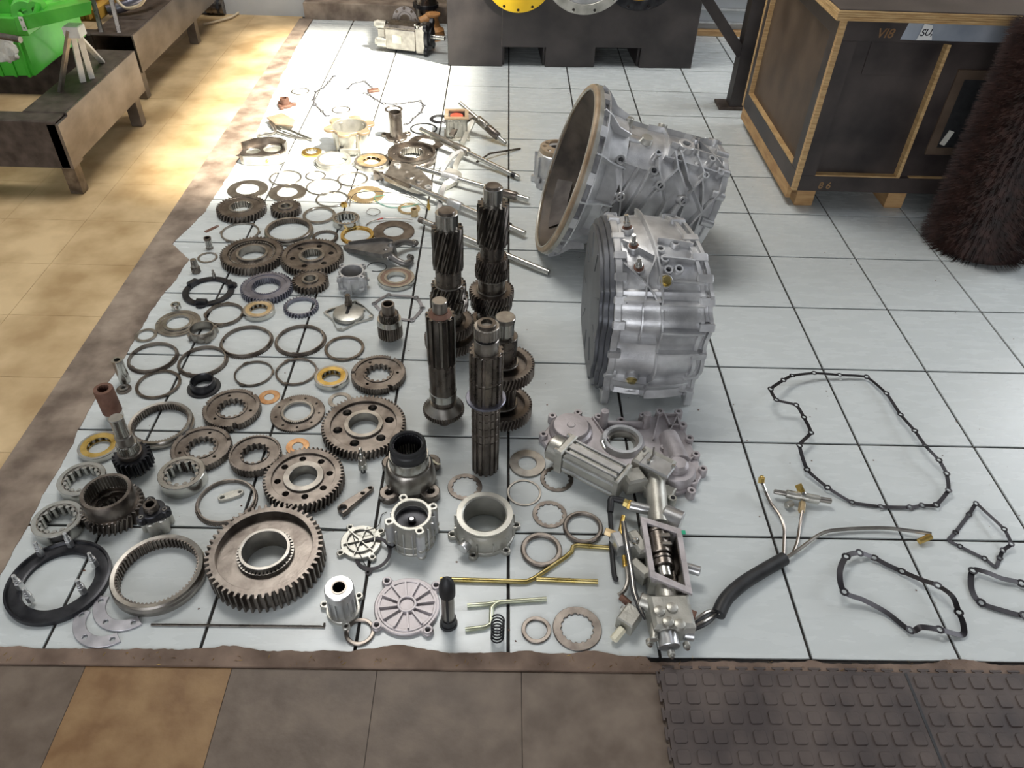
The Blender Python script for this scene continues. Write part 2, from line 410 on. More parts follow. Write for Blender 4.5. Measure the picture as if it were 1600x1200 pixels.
def sleeve(px, py, w_, h, label, m=None, k=.86, n=60, lip=True):
    """internal toothed sliding ring with rounded outer band"""
    m = m or steel; r = W(px, py, w_, h) / 2; t = thing('internal_gear_ring', label, 'gear', at0(px, py, h), 0, 'internally toothed rings')
    MB().lathe([((k + .015) * r, .001), ((k + .015) * r, h - .001), (r * .96, h), (r * .985, h * .85), (r * .95, h * .72), (r * .955, h * .6), (r, h * .5), (r, h * .15), (r * .97, 0)], 90).build('outer_band', steel_l if m is steel else m, t)
    MB().plate([circ((k + .02) * r, 90), teeth(k * r - .0025 * r / .06, n, -.036 * r, .3, .4)], .001, h - .0015, .0004).build('inner_toothing', m, t)
    return t
def bearing(px, py, w_, h, label, cage=None, n=14, k=.80, kin=.58, race=None, flush=False, rr=None, group='roller bearings'):
    race = race or steel_b; r = W(px, py, w_, h) / 2; t = thing('roller_bearing', label, 'bearing', at0(px, py, h), 0, group)
    MB().lathe([(k * r, 0), (k * r, h), (r - .0015, h), (r, h - .0015), (r, .0015), (r - .0015, 0)], 64).build('outer_race', race, t)
    ro = rr or min((k - kin) * r * .5, pi * (k + kin) / 2 * r / n * .78); rc = k * r - ro
    rm = MB().cyl(ro, 0.0005, h * .95, 14).mesh('roller', steel_b if not cage else steel_l)
    for i in range(n):
        a = 2 * pi * i / n; inst(rm, 'roller', t, (rc * cos(a), rc * sin(a), 0))
    cm = cage or steel_l
    if cage:
        MB().plate([circ(k * r + .0005, 64), circ(kin * r, 64)], h * .8, h * .97, .0006).plate([circ(k * r + .0005, 64), circ(kin * r, 64)], .0006, h * .16, .0006).build('cage', cm, t)
    else:
        MB().plate([circ(k * r + .0005, 64), circ(k * r - ro * .7, 64)], h * .84, h * .95, .0006).build('retaining_ring', steel_l, t)
    return t
def ballbearing(px, py, w_, h, label, seal):
    r = W(px, py, w_, h) / 2; t = thing('ball_bearing', label, 'bearing', at0(px, py, h))
    MB().lathe([(.84 * r, 0), (.84 * r, h), (r - .002, h), (r, h - .002), (r, .002), (r - .002, 0)], 64).build('outer_race', steel_b, t)
    MB().lathe([(.5 * r, .0), (.5 * r, h), (.64 * r, h), (.64 * r, 0)], 64).build('inner_race', steel_b, t)
    MB().lathe([(.63 * r, .001), (.63 * r, h - .0015), (.70 * r, h - .0008), (.78 * r, h - .002), (.85 * r, h - .0015), (.85 * r, .001)], 64).build('seal', seal, t)
    return t
def hub(px, py, w_, h, label, n=60, slots=3, spl=14, bore=.42, rz=0., holes=3, m=None, rim=.84, name='synchro_hub'):
    m = m or steel; r = W(px, py, w_, h) / 2; t = thing(name, label, 'hub', at0(px, py, h), 0, 'splined synchroniser hubs')
    sl_ = [rz + 2 * pi * i / slots for i in range(slots)] if slots else []
    MB().plate([slotted(r, n, .035 * r, sl_, .13 * r, .17 * r), circ(rim * r, 90)], 0, h, .0006).build('toothed_rim', m, t)
    hs = [circ(.055 * r, 12, .7 * r * cos(a), .7 * r * sin(a)) for a in [rz + pi / 3 + 2 * pi * i / max(1, holes) for i in range(holes)]]
    MB().plate([circ(rim * r + .0005, 90), circ(.55 * r, 60)] + hs, h * .1, h * .82, .0005).build('web', m, t)
    MB().plate([circ(.55 * r, 60), teeth(bore * r, spl, -.07 * r, .35, .4)], h * .04, h * .95, .0007).build('splined_bore', m, t)
    return t
def washer(px, py, w_, k, label, m, h=.0035, cat='washer', name='washer', **kw):
    return ring(px, py, w_, h, label, m, k, name=name, cat=cat, group='washers and shims', **kw)
def shaft(name, label, px, py, secs, m=None, rz=0, group='gearbox shafts standing upright', loc=None):
    """secs bottom to top: (part, radius, height, kind, teeth, twist, material, extra)"""
    t = thing(name, label, 'shaft', loc if loc is not None else at0(px, py), rz, group); z = 0
    for s in secs:
        part, r, h, kind = s[:4]; n = s[4] if len(s) > 4 else 0; tw = s[5] if len(s) > 5 else 0; mm = (s[6] if len(s) > 6 and s[6] else m or steel_d)
        b = MB(); ov = .0008
        if kind == 'c': b.cyl(r, z - ov if z else 0, z + h, 40, .0015)
        elif kind == 'cone': b.solid([(r[0], z - ov if z else 0), (r[1], z + h)], 40)
        elif kind == 'g':
            d = 2.1 * 2 * r / (n + 2); b.plate([teeth(r, n, d, .2, .3)], z - ov if z else 0, z + h, .001, tw)
        elif kind == 'sp':
            d = s[7] if len(s) > 7 else .003; b.plate([teeth(r, n, d, .5, .38)], z - ov if z else 0, z + h, .0008)
        elif kind == 'gd':    # dished gear: toothed rim, recessed top face
            d = 2.1 * 2 * r / (n + 2); ri = s[7] if len(s) > 7 else .72
            b.plate([teeth(r, n, d, .2, .3), circ(ri * r, 64)], z, z + h, .001, tw); b.plate([circ(ri * r + .001, 64)], z, z + h * .55, .0008)
        elif kind == 'h':     # hollow collar
            ri = s[7] if len(s) > 7 else .7
            b.lathe([(ri * r, z), (ri * r, z + h), (r - .001, z + h), (r, z + h - .001), (r, z)], 40)
        b.build(part, mm, t); z += h
    return t
def bolt(mb, x, y, z, r, h, d=(0, 0, 0)):
    mb.plate([circ(r * 1.7, 16, x, y)], z, z + .0012, .0003); mb.plate([circ(r * 1.45, 6, x, y)], z + .001, z + h, .0006)
def bossed(r, n, br, ph=0, rr=None, angs=None, m_=96):
    """round outline with n rounded ears centred on radius rr"""
    rr = rr or r; A = angs or [ph + 2 * pi * i / n for i in range(n)]; o = []
    for i in range(m_ * 2):
        a = 2 * pi * i / (m_ * 2); q = r
        for c in A:
            d = (a - c + pi) % (2 * pi) - pi
            s_ = rr * sin(d)
            if abs(s_) < br and cos(d) > 0:
                q = max(q, rr * cos(d) + math.sqrt(br * br - s_ * s_))
        o.append((q * cos(a), q * sin(a)))
    return o, [(rr * cos(c), rr * sin(c)) for c in A]
# ================================================================ loose parts, back rows to front rows
# --- gears
gear(376.5, 322, 76, .026, 40, 'brown helical gear with dished face, upper left beside the cement edge', rim=.78, bore=.38, hub=.5, web=.8, spl=24, helix=.35)
gear(446, 322, 47, .028, 24, 'small tall brown gear with a hub, right of the dished helical gear', rim=.8, bore=.3, hub=.48, web=.85, hubh=1.08, helix=.4)
gear(393.5, 394, 97, .03, 54, 'large brown gear with inner teeth, left of the touching pair', rim=.76, bore=.42, hub=.5, web=.45, helix=.3, inner=(.66, 48, .92))
gear(487, 397, 97, .028, 58, 'large brown gear with six web holes, right of the touching pair', rim=.8, bore=.28, hub=.42, web=.5, holes=6, hr=.04, spl=24, helix=.12)
gear(416, 446, 80, .022, 48, 'bluish steel gear with internal splines below the large touching pair', steel_bl, rim=.78, bore=.5, hub=.58, web=.8, spl=40, helix=.12)
gear(484.5, 436, 56, .026, 27, 'small brown gear with a bright raised hub, right of the bluish gear', rim=.8, bore=.32, hub=.46, web=.85, hubh=1.15, helix=.1)
gear(568, 661, 131, .031, 60, 'large brown gear with six holes, just left of the standing shafts', rim=.78, bore=.35, hub=.46, web=.5, holes=6, hr=.05, helix=.2)
gear(474, 743, 125, .034, 54, 'large brown gear with eight holes and a worn hub, behind the largest gear', rim=.78, bore=.34, hub=.5, web=.6, holes=8, hr=.038, helix=.25)
t = gear(413, 857, 180, .058, 52, 'largest deep brown spur gear near the front left', rim=.82, bore=.38, hub=.44, web=.25, inner=(.44, 44, .80))
MB().lathe([(.112 * 0 + .060, .016), (.060, .030), (.066, .030), (.068, .024), (.082, .024), (.084, .034), (.090, .034), (.092, .024), (.1, .024), (.1, .016)], 90).build('stepped_web', steel, t)
# cup gear
t = thing('clutch_cup_gear', 'dark gear with a tall internally toothed cup on a helical gear, left front', 'gear', at0(176, 790, .03), 0, 'loose gears laid out on the tiles')
t.scale = (1.07, 1.07, 1.45)
MB().plate([teeth(.068, 34, .008, .2, .3), circ(.036, 40)], 0, .026, .0008, 6).build('helical_gear', steel_d, t)
MB().lathe([(.047, .012), (.047, .058), (.054, .058), (.056, .054), (.056, .026), (.05, .012)], 64).build('cup', steel, t)
MB().plate([circ(.0478, 64), teeth(.0455, 44, -.0035, .3, .4)], .03, .057, .0004).build('inner_toothing', steel_l, t)
MB().plate([circ(.048, 48), teeth(.026, 12, -.005, .4, .4)], .004, .018, .0008).build('splined_bore', steel_d, t)
# internal gear sleeves
sleeve(451, 357, 75, .022, 'brown internally toothed ring between the small tall gear and the large touching pair')
sleeve(250, 659, 98, .024, 'large bright internally toothed ring behind the dark splined input gear on the left')
sleeve(245, 890, 142, .034, 'large bronze-toned internally toothed ring, front left beside the half moon plates', steel)
# hubs
hub(361.5, 636, 88, .022, 'brown slotted splined hub right of the black seal', rz=.9)
hub(314, 697, 92, .022, 'brown slotted splined hub right of the dark input gear', rz=.4, holes=3)
hub(591, 581, 85, .022, 'brown slotted splined hub left of the standing splined shaft', rz=1.1)
hub(398, 707, 80, .026, 'brown hub with pointed teeth and a deep spline, third from the left cement edge', n=46, slots=0, spl=14, bore=.5, holes=0, rim=.9)
t = thing('clutch_plate_gear', 'thin brown toothed disc with a ring of small holes and raised inner teeth', 'gear', at0(465, 644, .008), 0, 'loose gears laid out on the tiles')
r = W(465, 644, 84, .008) / 2
MB().plate([teeth(r, 80, .03 * r, .3, .35), circ(.56 * r, 60)] + [circ(.045 * r, 10, .79 * r * cos(a), .79 * r * sin(a)) for a in [pi / 4.5 * i for i in range(9)]], 0, .007, .0005).build('toothed_disc', steel, t)
MB().plate([teeth(.62 * r, 48, .04 * r, .3, .35), circ(.5 * r, 60)], .006, .013, .0004).build('inner_toothing', steel_l, t)
gear(470, 477, 54, .014, 30, 'small dark ring gear with pointed teeth below the small brown gear', steel_bl, rim=.8, bore=.66, hub=.66, name='ring_gear')
t = gear(508, 369, 40, .01, 44, 'small dark finely toothed ring partly hidden behind the large holed gear', steel_d, rim=.8, bore=.7, hub=.7, name='ring_gear')
# --- synchro rings
synchro(384.5, 531, 82, 'toothed synchroniser ring, left one of the two largest rings in the middle row')
synchro(469, 529, 80, 'toothed synchroniser ring, right one of the two largest rings in the middle row')
synchro(238, 556, 77, 'toothed synchroniser ring nearest the steel pin on the left cement edge')
synchro(316, 562, 77, 'toothed synchroniser ring behind the black rubber seal')
synchro(353, 781, 95, 'toothed synchroniser ring with a small link plate lying inside it', nt=100)
# --- plain rings
ring(498.6, 335, 51, .008, 'grey plain ring right of the small tall gear in the upper rows', steel_l, .82)
ring(375, 362, 62, .007, 'thin grey ring with small lugs behind the left large touching gear', steel_l, .86, lugs=6)
ring(350, 489, 62, .011, 'dark ring with four lugs left of the gold caged bearing in the middle', steel_d, .84, lugs=4)
ring(538, 543, 62, .007, 'plain dark ring left of the upright gear cluster', steel_d, .84)
ring(247, 599, 68, .007, 'plain dark ring left of the black rubber seal', steel_d, .86)
ring(396, 582, 63, .008, 'dark notched ring, left one of the pair above the copper washer', steel_d, .87, lugs=3)
ring(462.6, 579, 68, .008, 'brown notched ring, right one of the pair above the copper washer', steel, .85, notch=6, lugs=3)
ring(227.6, 523, 34, .005, 'small grey ring near the cement edge left of the thin-walled nut ring', steel_l, .7)
ring(911, 822, 63, .011, 'thick brown spacer ring touching the left side of the valve assembly', steel, .78, bev=.003)
ring(846, 857, 65, .011, 'thick brown spacer ring under the bent brass pipe', steel, .74, bev=.003)
ring(562, 986, 48, .007, 'plain brown steel ring touching the bright aluminium tube flange at the front', steel, .72, bev=.002)
ring(838, 983, 47, .006, 'small split steel ring left of the large splined washer at the front', steel, .7, bev=.0015)
ring(819, 769, 54, .003, 'thin grey shim ring left of the actuator cylinder', steel_l, .86)
ring(324, 402, 31, .003, 'thin toothed shim ring behind the black lugged carrier ring', steel_l, .74, nin=14, din=.05)
ring(446, 277, 50, .006, 'thin pale ring in the sunlight below the oil pump body', steel_l, .9)
ring(493, 274, 32, .004, 'small pale ring in the sunlight right of the wide pale ring', steel_l, .84)
ring(506, 291, 55, .005, 'wide pale ring in the sunlight left of the bronze toothed ring', steel_l, .92)
ring(551, 279, 48, .006, 'pale ring in the sunlight behind the bronze toothed ring', steel_l, .88)
ring(519, 310, 51, .006, 'pale sunlit ring just behind the plain grey ring of the upper rows', steel_l, .9)
ring(469, 142, 28, .003, 'tiny thin ring lying far back in the bright sunlight', steel_l, .86)
ring(533, 171, 29, .003, 'thin ring lying behind the pale casting cup', steel_l, .86)
ring(615, 170, 28, .004, 'flat grey ring behind the standing flanged tube', steel, .76)
ring(662, 200, 42, .006, 'thin black rubber ring behind the shift rods', rubber, .88, bev=.002, name='rubber_ring')
ring(687, 185, 31, .006, 'small black seal ring beside the square casting at the back', black, .64, name='seal_ring')
ring(639, 325, 35, .006, 'small brass toothed ring near the wires and the shift rods', brass_p, .74, nt=26)
ring(572, 303, 57, .005, 'bronze coloured finely toothed ring with a wide flat face in the sunlight', brass_p, .52, nt=54, dout=.05)
ring(387, 295, 62, .004, 'flat steel thrust ring with small holes behind the dished helical gear', steel_l, .56, name='thrust_ring')
ring(449, 300, 58, .004, 'flat steel thrust ring behind the small tall gear', steel_l, .54, name='thrust_ring')
ring(666, 222, 56, .004, 'flat brown thrust ring under the nearest shift rod at the back', steel, .5, name='thrust_ring')
ring(615, 361, 65, .005, 'flat brown thrust ring under the steel shift fork', steel, .48, name='thrust_ring')
# --- washers and shims
washer(420.6, 620, 33, .46, 'copper washer below the pair of notched rings', copper, .002)
washer(465, 697, 36, .46, 'copper washer peeping out behind the eight holed gear', copper, .002)
washer(531, 625, 37, .62, 'thin grey washer half hidden behind the large six holed gear', steel_l, .003)
washer(824, 723, 57, .5, 'thick steel thrust washer left of the actuator cylinder', steel_l, .006, bev=.001)
washer(726.5, 760, 54, .68, 'splined steel washer between the tall mainshaft and the aluminium ring housing', steel, .003, nin=14, din=.07)
washer(870, 748, 52, .7, 'splined steel washer half under the actuator cylinder', steel, .003, nin=14, din=.07)
washer(859, 803, 54, .7, 'splined steel washer right of the aluminium ring housing', steel, .003, nin=14, din=.07)
washer(902, 981, 77, .62, 'largest splined steel washer, front beside the valve assembly', steel, .004, nin=16, din=.05)
# --- bearings
bearing(127, 747, 71, .03, 'steel roller bearing, upper one of the two on the far left', n=14)
bearing(89, 810, 75, .034, 'steel roller bearing, lower one of the two on the far left', n=14)
bearing(283, 738, 71, .038, 'steel roller bearing behind the three lobed flange', n=12)
bearing(154, 695, 62, .018, 'roller bearing with yellow cage beside the dark input gear', brass, 13, .86, .56)
bearing(404, 482, 48, .018, 'roller bearing with a pale bronze cage in the middle of the floor', brass_p, 13, .84, .56)
bearing(517.7, 587, 53, .02, 'roller bearing with a yellow cage left of the slotted hub', brass, 13, .84, .55)
bearing(581, 250, 55, .02, 'large sunlit roller bearing left of the ring gear drum at the back', brass_p, 14, .84, .5, race=steel_l)
bearing(540.6, 340, 42, .028, 'tall needle roller bearing right of the plain grey ring', n=16, k=.86, kin=.64)
ballbearing(619, 432.5, 58, .018, 'sealed ball bearing with a brown seal right of the small pump housing', mat('brown bearing seal', (.20, .12, .08), (.26, .17, .12), 0, .5))
# brass cage ring
t = thing('brass_bearing_cage', 'brass bearing cage beside the steel shift fork', 'bearing', at0(558, 366, .01))
r = W(558, 366, 52, .01) / 2
MB().lathe([(.78 * r, 0), (.78 * r, .0015), (r, .0015), (r, 0)], 48).build('lower_ring', brass, t)
MB().lathe([(.82 * r, .009), (.82 * r, .011), (.98 * r, .011), (.98 * r, .009)], 48).build('upper_ring', brass, t)
pm = MB().box(-.0022, .0022, -.0018, .0018, .001, .0095, .0004).mesh('cage_bar', brass)
for i in range(13): inst(pm, 'cage_bar', t, (.9 * r * cos(i * 2 * pi / 13), .9 * r * sin(i * 2 * pi / 13), 0), (0, 0, i * 2 * pi / 13))
# brass ring, sunlit
t = thing('brass_bearing_cage', 'orange tinted bearing cage in the sunlight left of the casting cup', 'bearing', at0(487, 237, .008))
r = W(487, 237, 31, .01) / 2
MB().lathe([(.6 * r, 0), (.6 * r, .01), (r, .008), (r, 0)], 40).build('cage_ring', brass, t)
MB().plate([circ(.62 * r, 40), teeth(.5 * r, 12, -.1 * r)], .001, .009, .0004).build('rollers', steel_l, t)
# nut ring, seal etc.
t = thing('nut_ring', 'thin-walled notched bearing nut ring standing proud left of the two largest rings', 'ring', at0(317, 520, .012))
t.scale = (1, 1, 1.3)
r = .043
MB().lathe([(.82 * r, 0), (.82 * r, .024), (.90 * r, .024), (.94 * r, .018), (.94 * r, 0)], 64).build('collar', steel_l, t)
lg = MB().box(-.003, .006, -.008, .008, 0, .016, .0008).mesh('lug', steel_l)
for i in range(4): a = .6 + i * pi / 2; inst(lg, 'lug', t, (.94 * r * cos(a), .94 * r * sin(a), 0), (0, 0, a))
t = thing('shaft_seal', 'black rubber shaft seal with a raised lip, left middle', 'seal', at0(319, 606, 0))
t.scale = (1, 1, 1.4)
MB().lathe([(.029, 0), (.029, .004), (.046, .004), (.0475, .003), (.0475, 0)], 56).build('flange', rubber, t)
MB().lathe([(.029, .003), (.0285, .019), (.0305, .022), (.034, .021), (.036, .014), (.0365, .003)], 56).build('lip', black, t)
# retainer plate (flat, stepped)
t = thing('bearing_retainer', 'flat stepped aluminium retainer plate beside the left cement edge', 'retainer', at0(278, 504, .006))
r = W(278, 504, 68, .006) / 2
MB().plate([circ(r, 64), circ(.52 * r, 48)], 0, .005, .001).plate([circ(.86 * r, 64), circ(.78 * r, 64)], .004, .0065, .0005).plate([circ(.66 * r, 64), circ(.5 * r, 48)], .004, .009, .0008).build('stepped_plate', steel_l, t)
MB().plate([circ(.004, 12, -r * .92, -.004)], .004, .0065, .0003).plate([circ(.004, 12, -r * .9, .008)], .004, .0065, .0003).build('rivet', steel_b, t)
# black carrier ring with lugs and pin
t = thing('carrier_ring', 'black lugged carrier ring with a steel pin, left of the bluish gear', 'ring', at0(325, 452, .012))
r = W(325, 452, 84, .012) / 2
o_, cs = bossed(r * .93, 3, .018, .5, r * .86)
MB().plate([o_, circ(.70 * r, 60)], 0, .008, .001).build('ring_body', black, t)
for a in (.5, 2.6, 4.7):
    MB().at((.8 * r * cos(a), .8 * r * sin(a), 0), (0, 0, a)).box(-.01, .009, -.018, .018, .006, .02, .002).build('lug', black, t)
MB().at((0, r * .82, 0)).solid([(.006, .005), (.006, .028), (.004, .03), (.004, .04), (.002, .042)], 16).build('pin', steel_l, t)
# small upright bits on the left
single(MB().lathe([(.007, 0), (.007, .026), (.0125, .026), (.013, .025), (.013, .001), (.0125, 0)], 32), 'steel_pin', steel_b, 'short hollow steel pin standing upright at the left cement edge', 'pin', at0(196, 596))
o = bpy.data.objects['steel_pin']; o.scale = (1.2, 1.2, 3.2)
t = thing('bolt_flange', 'small round steel flange with a hexagon bore below the upright steel pin', 'flange', at0(194, 609))
MB().lathe([(.009, 0), (.009, .005), (.02, .005), (.021, .004), (.021, 0)], 36).build('flange', steel, t)
MB().plate([circ(.014, 32), hexr(.0075)], .004, .010, .001).build('collar', steel_l, t)
t = thing('splined_sleeve', 'rust-brown upright splined sleeve tube on the far left', 'sleeve', at0(180, 652))
t.scale = (1.2, 1.2, 1.45)
MB().lathe([(.013, .02), (.013, .075), (.0205, .075), (.0215, .073), (.0215, .018), (.019, .016)], 40).build('tube', rust, t)
MB().plate([circ(.0135, 32), teeth(.012, 12, -.002, .4, .4)], .03, .074, .0004).build('inner_splines', rust, t)
MB().lathe([(.012, 0), (.012, .02), (.019, .02), (.0195, 0)], 40).build('bright_collar', steel_b, t)
t = thing('needle_roller_bearing', 'small upright needle roller cage next to the left cement edge', 'bearing', at0(328, 388))
t.scale = (1, 1, 1.5)
nm = MB().cyl(.0017, .002, .028, 8).mesh('needle', steel_b)
for i in range(14): inst(nm, 'needle', t, (.0105 * cos(i * 2 * pi / 14), .0105 * sin(i * 2 * pi / 14), 0))
MB().lathe([(.009, .025), (.009, .03), (.0132, .03), (.0132, .025)], 32).lathe([(.009, 0), (.009, .004), (.0132, .004), (.0132, 0)], 32).build('cage', steel, t)
MB().lathe([(.0088, .001), (.0088, .028), (.0095, .028), (.0095, .001)], 32).build('liner', black, t)
shaft('small_shaft', 'short stepped pinion shaft standing beside the thin toothed shim', 307, 425, [('splines', .0155, .022, 'sp', 16, 0, steel, .002), ('journal', .012, .016, 'c'), ('tip', .0105, .014, 'c', 0, 0, steel_l)], steel_l, group='small upright pieces')
t = thing('collar_bush', 'small bright notched collar at the ragged tile edge', 'bush', at0(276, 482))
MB().lathe([(.0095, 0), (.0095, .018), (.0145, .018), (.015, .017), (.015, 0)], 32, True, (.3, 2 * pi - .1)).build('split_collar', steel_b, t)
single(MB().at((0, 0, 0), (0, 0, .95)).plate([[(-.03, -.007), (.026, -.007), (.033, 0), (.026, .007), (-.03, .007)], circ(.0035, 12, .024, 0)], 0, .0022, .0004), 'lock_plate', rust, 'small rusty lock plate with one hole near the cement edge', 'plate', at0(331, 358))
# input pinion: dark gear standing upright at left
shaft('input_pinion', 'dark splined input gear standing upright with a bright shaft end, left', 215, 733,
      [('lower_splines', .030, .016, 'sp', 22, 0, steel_l, .003), ('spur_gear', .0475, .042, 'g', 22, 0, black), ('shoulder', .030, .014, 'c', 0, 0, steel),
       ('bearing_rollers', .0265, .028, 'sp', 26, 0, steel_b, .002), ('journal', .021, .028, 'c', 0, 0, steel_l), ('shaft_end', .017, .060, 'c', 0, 0, steel_b), ], steel_d, group='small upright pieces')
# upright gear cluster near the middle
o=shaft('gear_cluster', 'upright clutch gear cluster with toothed collar left of the countershafts', 611, 530,
      [('black_foot', .018, .012, 'c', 0, 0, black), ('spur_gear', .039, .034, 'g', 28, 0, steel), ('cone', (.040, .037), .012, 'cone', 0, 0, steel_b), ('dog_teeth', .031, .014, 'g', 30, 0, steel_d),
       ('hollow_collar', .0205, .024, 'h', 0, 0, steel, .72)], steel_d, group='small upright pieces'); o.scale = (1, 1, 1.45)
t = thing('pivot_link', 'small bright link plate with two holes inside the front synchroniser ring', 'plate', at0(362, 776), .45)
MB().plate([[(x, y) for x, y in ([(-.022 - .011 * sin(a), .011 * cos(a)) for a in [i * pi / 8 for i in range(9)]] + [(.0, -.013), (.022, -.011)] + [(.022 + .009 * sin(a), -.009 * cos(a)) for a in [i * pi / 8 for i in range(9)]] + [(0, .013)])], circ(.0055, 14, -.022, 0), circ(.004, 12, .022, 0)], 0, .009, .0012).build('link_body', alu_y, t)
# three lobed flange
t = thing('lobed_flange', 'three lobed pump flange with a central bore, left front behind the bronze ring', 'flange', at0(249, 822), .5)
t.scale = (1, 1, 1.35)
o_, cs = bossed(.030, 3, .012, pi / 2, .031)
MB().plate([o_, circ(.012, 32)], .034, .05, .002).build('flange_plate', black, t)
MB().plate([bossed(.028, 6, .011, 0, .026)[0], circ(.013, 32)], 0, .035, .002).build('lobed_body', alu_y, t)
MB().lathe([(.0105, .04), (.0105, .062), (.016, .062), (.017, .06), (.019, .049)], 32).build('collar', steel_d, t)
for x, y in cs: MB().plate([circ(.0055, 16, x, y), circ(.0035, 16, x, y)], .0495, .0512, .0002).build('bolt_hole_rim', steel_l, t)
# dark ring with five studs
t = thing('stud_ring', 'large dark ring carrying six bright threaded studs, front left corner', 'ring', at0(92, 908, .008))
r = W(92, 908, 153, .01) / 2
MB().lathe([(.70 * r, 0), (.69 * r, .010), (.73 * r, .012), (.93 * r, .009), (.955 * r, .015), (r, .014), (r, 0)], 96).build('ring_body', black, t)
for q in ((62, 866), (108, 852), (146, 883), (30, 918), (46, 938), (128, 925)):
    g_ = G(q[0] + 3, q[1], .012); c = Vector(g_) - t.location
    s_ = MB().at((c.x, c.y, 0)).cyl(.0085, .010, .032, 6, .001); s_.cyl(.0056, .031, .046, 14).cyl(.0072, .036, .040, 14).cyl(.0046, .045, .058, 12); s_.build('stud', alu_m, t)
# half-moon plates
def halfmoon(px, py, rz, label):
    t = thing('half_moon_plate', label, 'plate', at0(px, py), rz, 'half moon lock plates')
    r1, r2 = .076, .049; A = [rad(170) + rad(140) * i / 24 for i in range(25)]
    lp = [(r1 * cos(a), r1 * sin(a)) for a in A] + [(r2 * cos(a), r2 * sin(a)) for a in A[::-1]]
    hs = [circ(.0055, 16, .0625 * cos(a), .0625 * sin(a)) for a in (rad(182), rad(240), rad(298))]
    MB().plate([lp] + hs, 0, .005, .0008).build('plate_body', mat_hm, t); return t
mat_hm = mat('mottled grey plate steel', (.40, .39, .42), (.58, .57, .60), .85, .38, .1, 25)
halfmoon(203, 940, .0, 'bright half moon plate with three holes, upper one nearer the bronze ring')
halfmoon(173, 964, -.05, 'bright half moon plate with three holes, lower one at the ragged edge')
single(MB().tube([G(236, 976, .003), G(500, 979, .003), G(506, 980, .003), G(507, 974, .003)], .0028, 8), 'thin_rod', steel_d, 'long thin dark rod with a bent tip lying at the front edge', 'rod', (0, 0, 0))
# breather / pressure switch
o=shaft('pressure_sensor', 'small bright threaded sensor standing between the large gears and the output flange', 568, 738,
      [('black_tip', .007, .008, 'c', 0, 0, rubber), ('hexagon', .0125, .013, 'g', 6, 0, steel_b), ('body', .0095, .012, 'c', 0, 0, steel_l), ('neck', .006, .012, 'c', 0, 0, steel_b), ('nipple', .0045, .01, 'c', 0, 0, steel_b)], steel_b, group='small upright pieces'); o.scale = (1, 1, 1.7)
# lever arm
t = thing('lever_arm', 'brown steel lever arm with a clamp eye beside the front gears', 'lever', at0(553, 782, .008), 0)
ga, gb = G(536, 795, .008) - t.location, G(579, 765, .006) - t.location
dr = (gb - ga).normalized(); pp = Vector((-dr.y, dr.x, 0)); a0 = math.atan2(dr.y, dr.x)
L_ = (gb - ga).length
MB().at((ga.x, ga.y, 0), (0, 0, a0)).plate([[(-.014 * cos(q), -.014 * sin(q)) if False else (-.013 * sin(q), .015 * cos(q)) for q in [pi * i / 10 for i in range(11)]] + [(L_, -.008), (L_ + .007, -.004), (L_ + .008, 0), (L_ + .007, .004), (L_, .008)], circ(.009, 24), circ(.004, 14, L_ * .72, 0), circ(.0045, 14, L_, 0)], .0, .014, .002).build('arm', steel, t)
MB().at((ga.x, ga.y, 0), (0, 0, a0)).box(-.014, .006, -.019, -.011, 0, .017, .002).build('clamp_lug', steel, t)
# output flange with black seal
t = thing('output_flange', 'bright output flange with tall black ringed neck and four dark lugs', 'flange', at0(642, 753), .35)
t.scale = (1.24, 1.24, 1.5)
o_, cs = bossed(.052, 4, .02, .5, .060)
MB().plate([o_, circ(.03, 40)] + [circ(.0075, 16, x, y) for x, y in cs], 0, .016, .002).build('lugged_flange', steel_d, t)
MB().lathe([(.030, .002), (.030, .05), (.044, .05), (.048, .046), (.052, .03), (.054, .016)], 64).build('hub_body', steel_l, t)
MB().lathe([(.028, .04), (.028, .072), (.040, .072), (.041, .07), (.041, .048)], 64).build('machined_neck', steel_b, t)
MB().lathe([(.030, .06), (.030, .097), (.0335, .099), (.0365, .097), (.037, .09), (.0355, .088), (.0375, .085), (.0375, .072)], 64).build('black_sleeve', rubber, t)
MB().plate([circ(.0305, 48), teeth(.027, 30, -.0015, .3, .4)], .04, .094, .0004).build('inner_splines', black, t)
MB().at((.058, .022, .016), (0, .5, .6)).box(-.006, .006, -.014, .014, 0, .0012).build('name_plate', plate_w, t)
# round housing with piston
t = thing('piston_housing', 'aluminium housing with a black piston and four bolt ears, front middle', 'housing', at0(646, 842), .3)
t.scale = (1.17, 1.17, 1.35)
o_, cs = bossed(.041, 4, .0095, pi / 2 + .15, .047)
MB().lathe([(.034, .004), (.034, .068), (.040, .068), (.041, .06), (.043, .03), (.044, 0)], 64).build('barrel', alu_y, t)
MB().plate([o_, circ(.034, 48)] + [circ(.0042, 14, x, y) for x, y in cs], .060, .072, .001).build('top_flange', alu_y, t)
o2, _ = bossed(.046, 4, .009, pi / 2 + .15, .049)
MB().plate([o2, circ(.034, 48)], .018, .024, .001).plate([o2, circ(.034, 48)], 0, .006, .001).build('lower_flange', alu_y, t)
for x, y in cs: MB().at((x, y, 0)).cyl(.0095, 0, .066, 18).build('bolt_column', alu, t)
for i in range(16):
    a = i * pi / 8 + .2; MB().at((0, 0, 0), (0, 0, a)).box(.040, .0465, -.0012, .0012, .005, .06).build('rib', alu_m, t)
MB().lathe([(.033, .05), (.033, .058), (.036, .058), (.036, .05)], 48).build('machined_bore', alu_m, t)
MB().solid([(.033, .03), (.033, .052), (.028, .053), (.008, .050), (.008, .056), (.006, .057)], 48).build('piston', black, t)
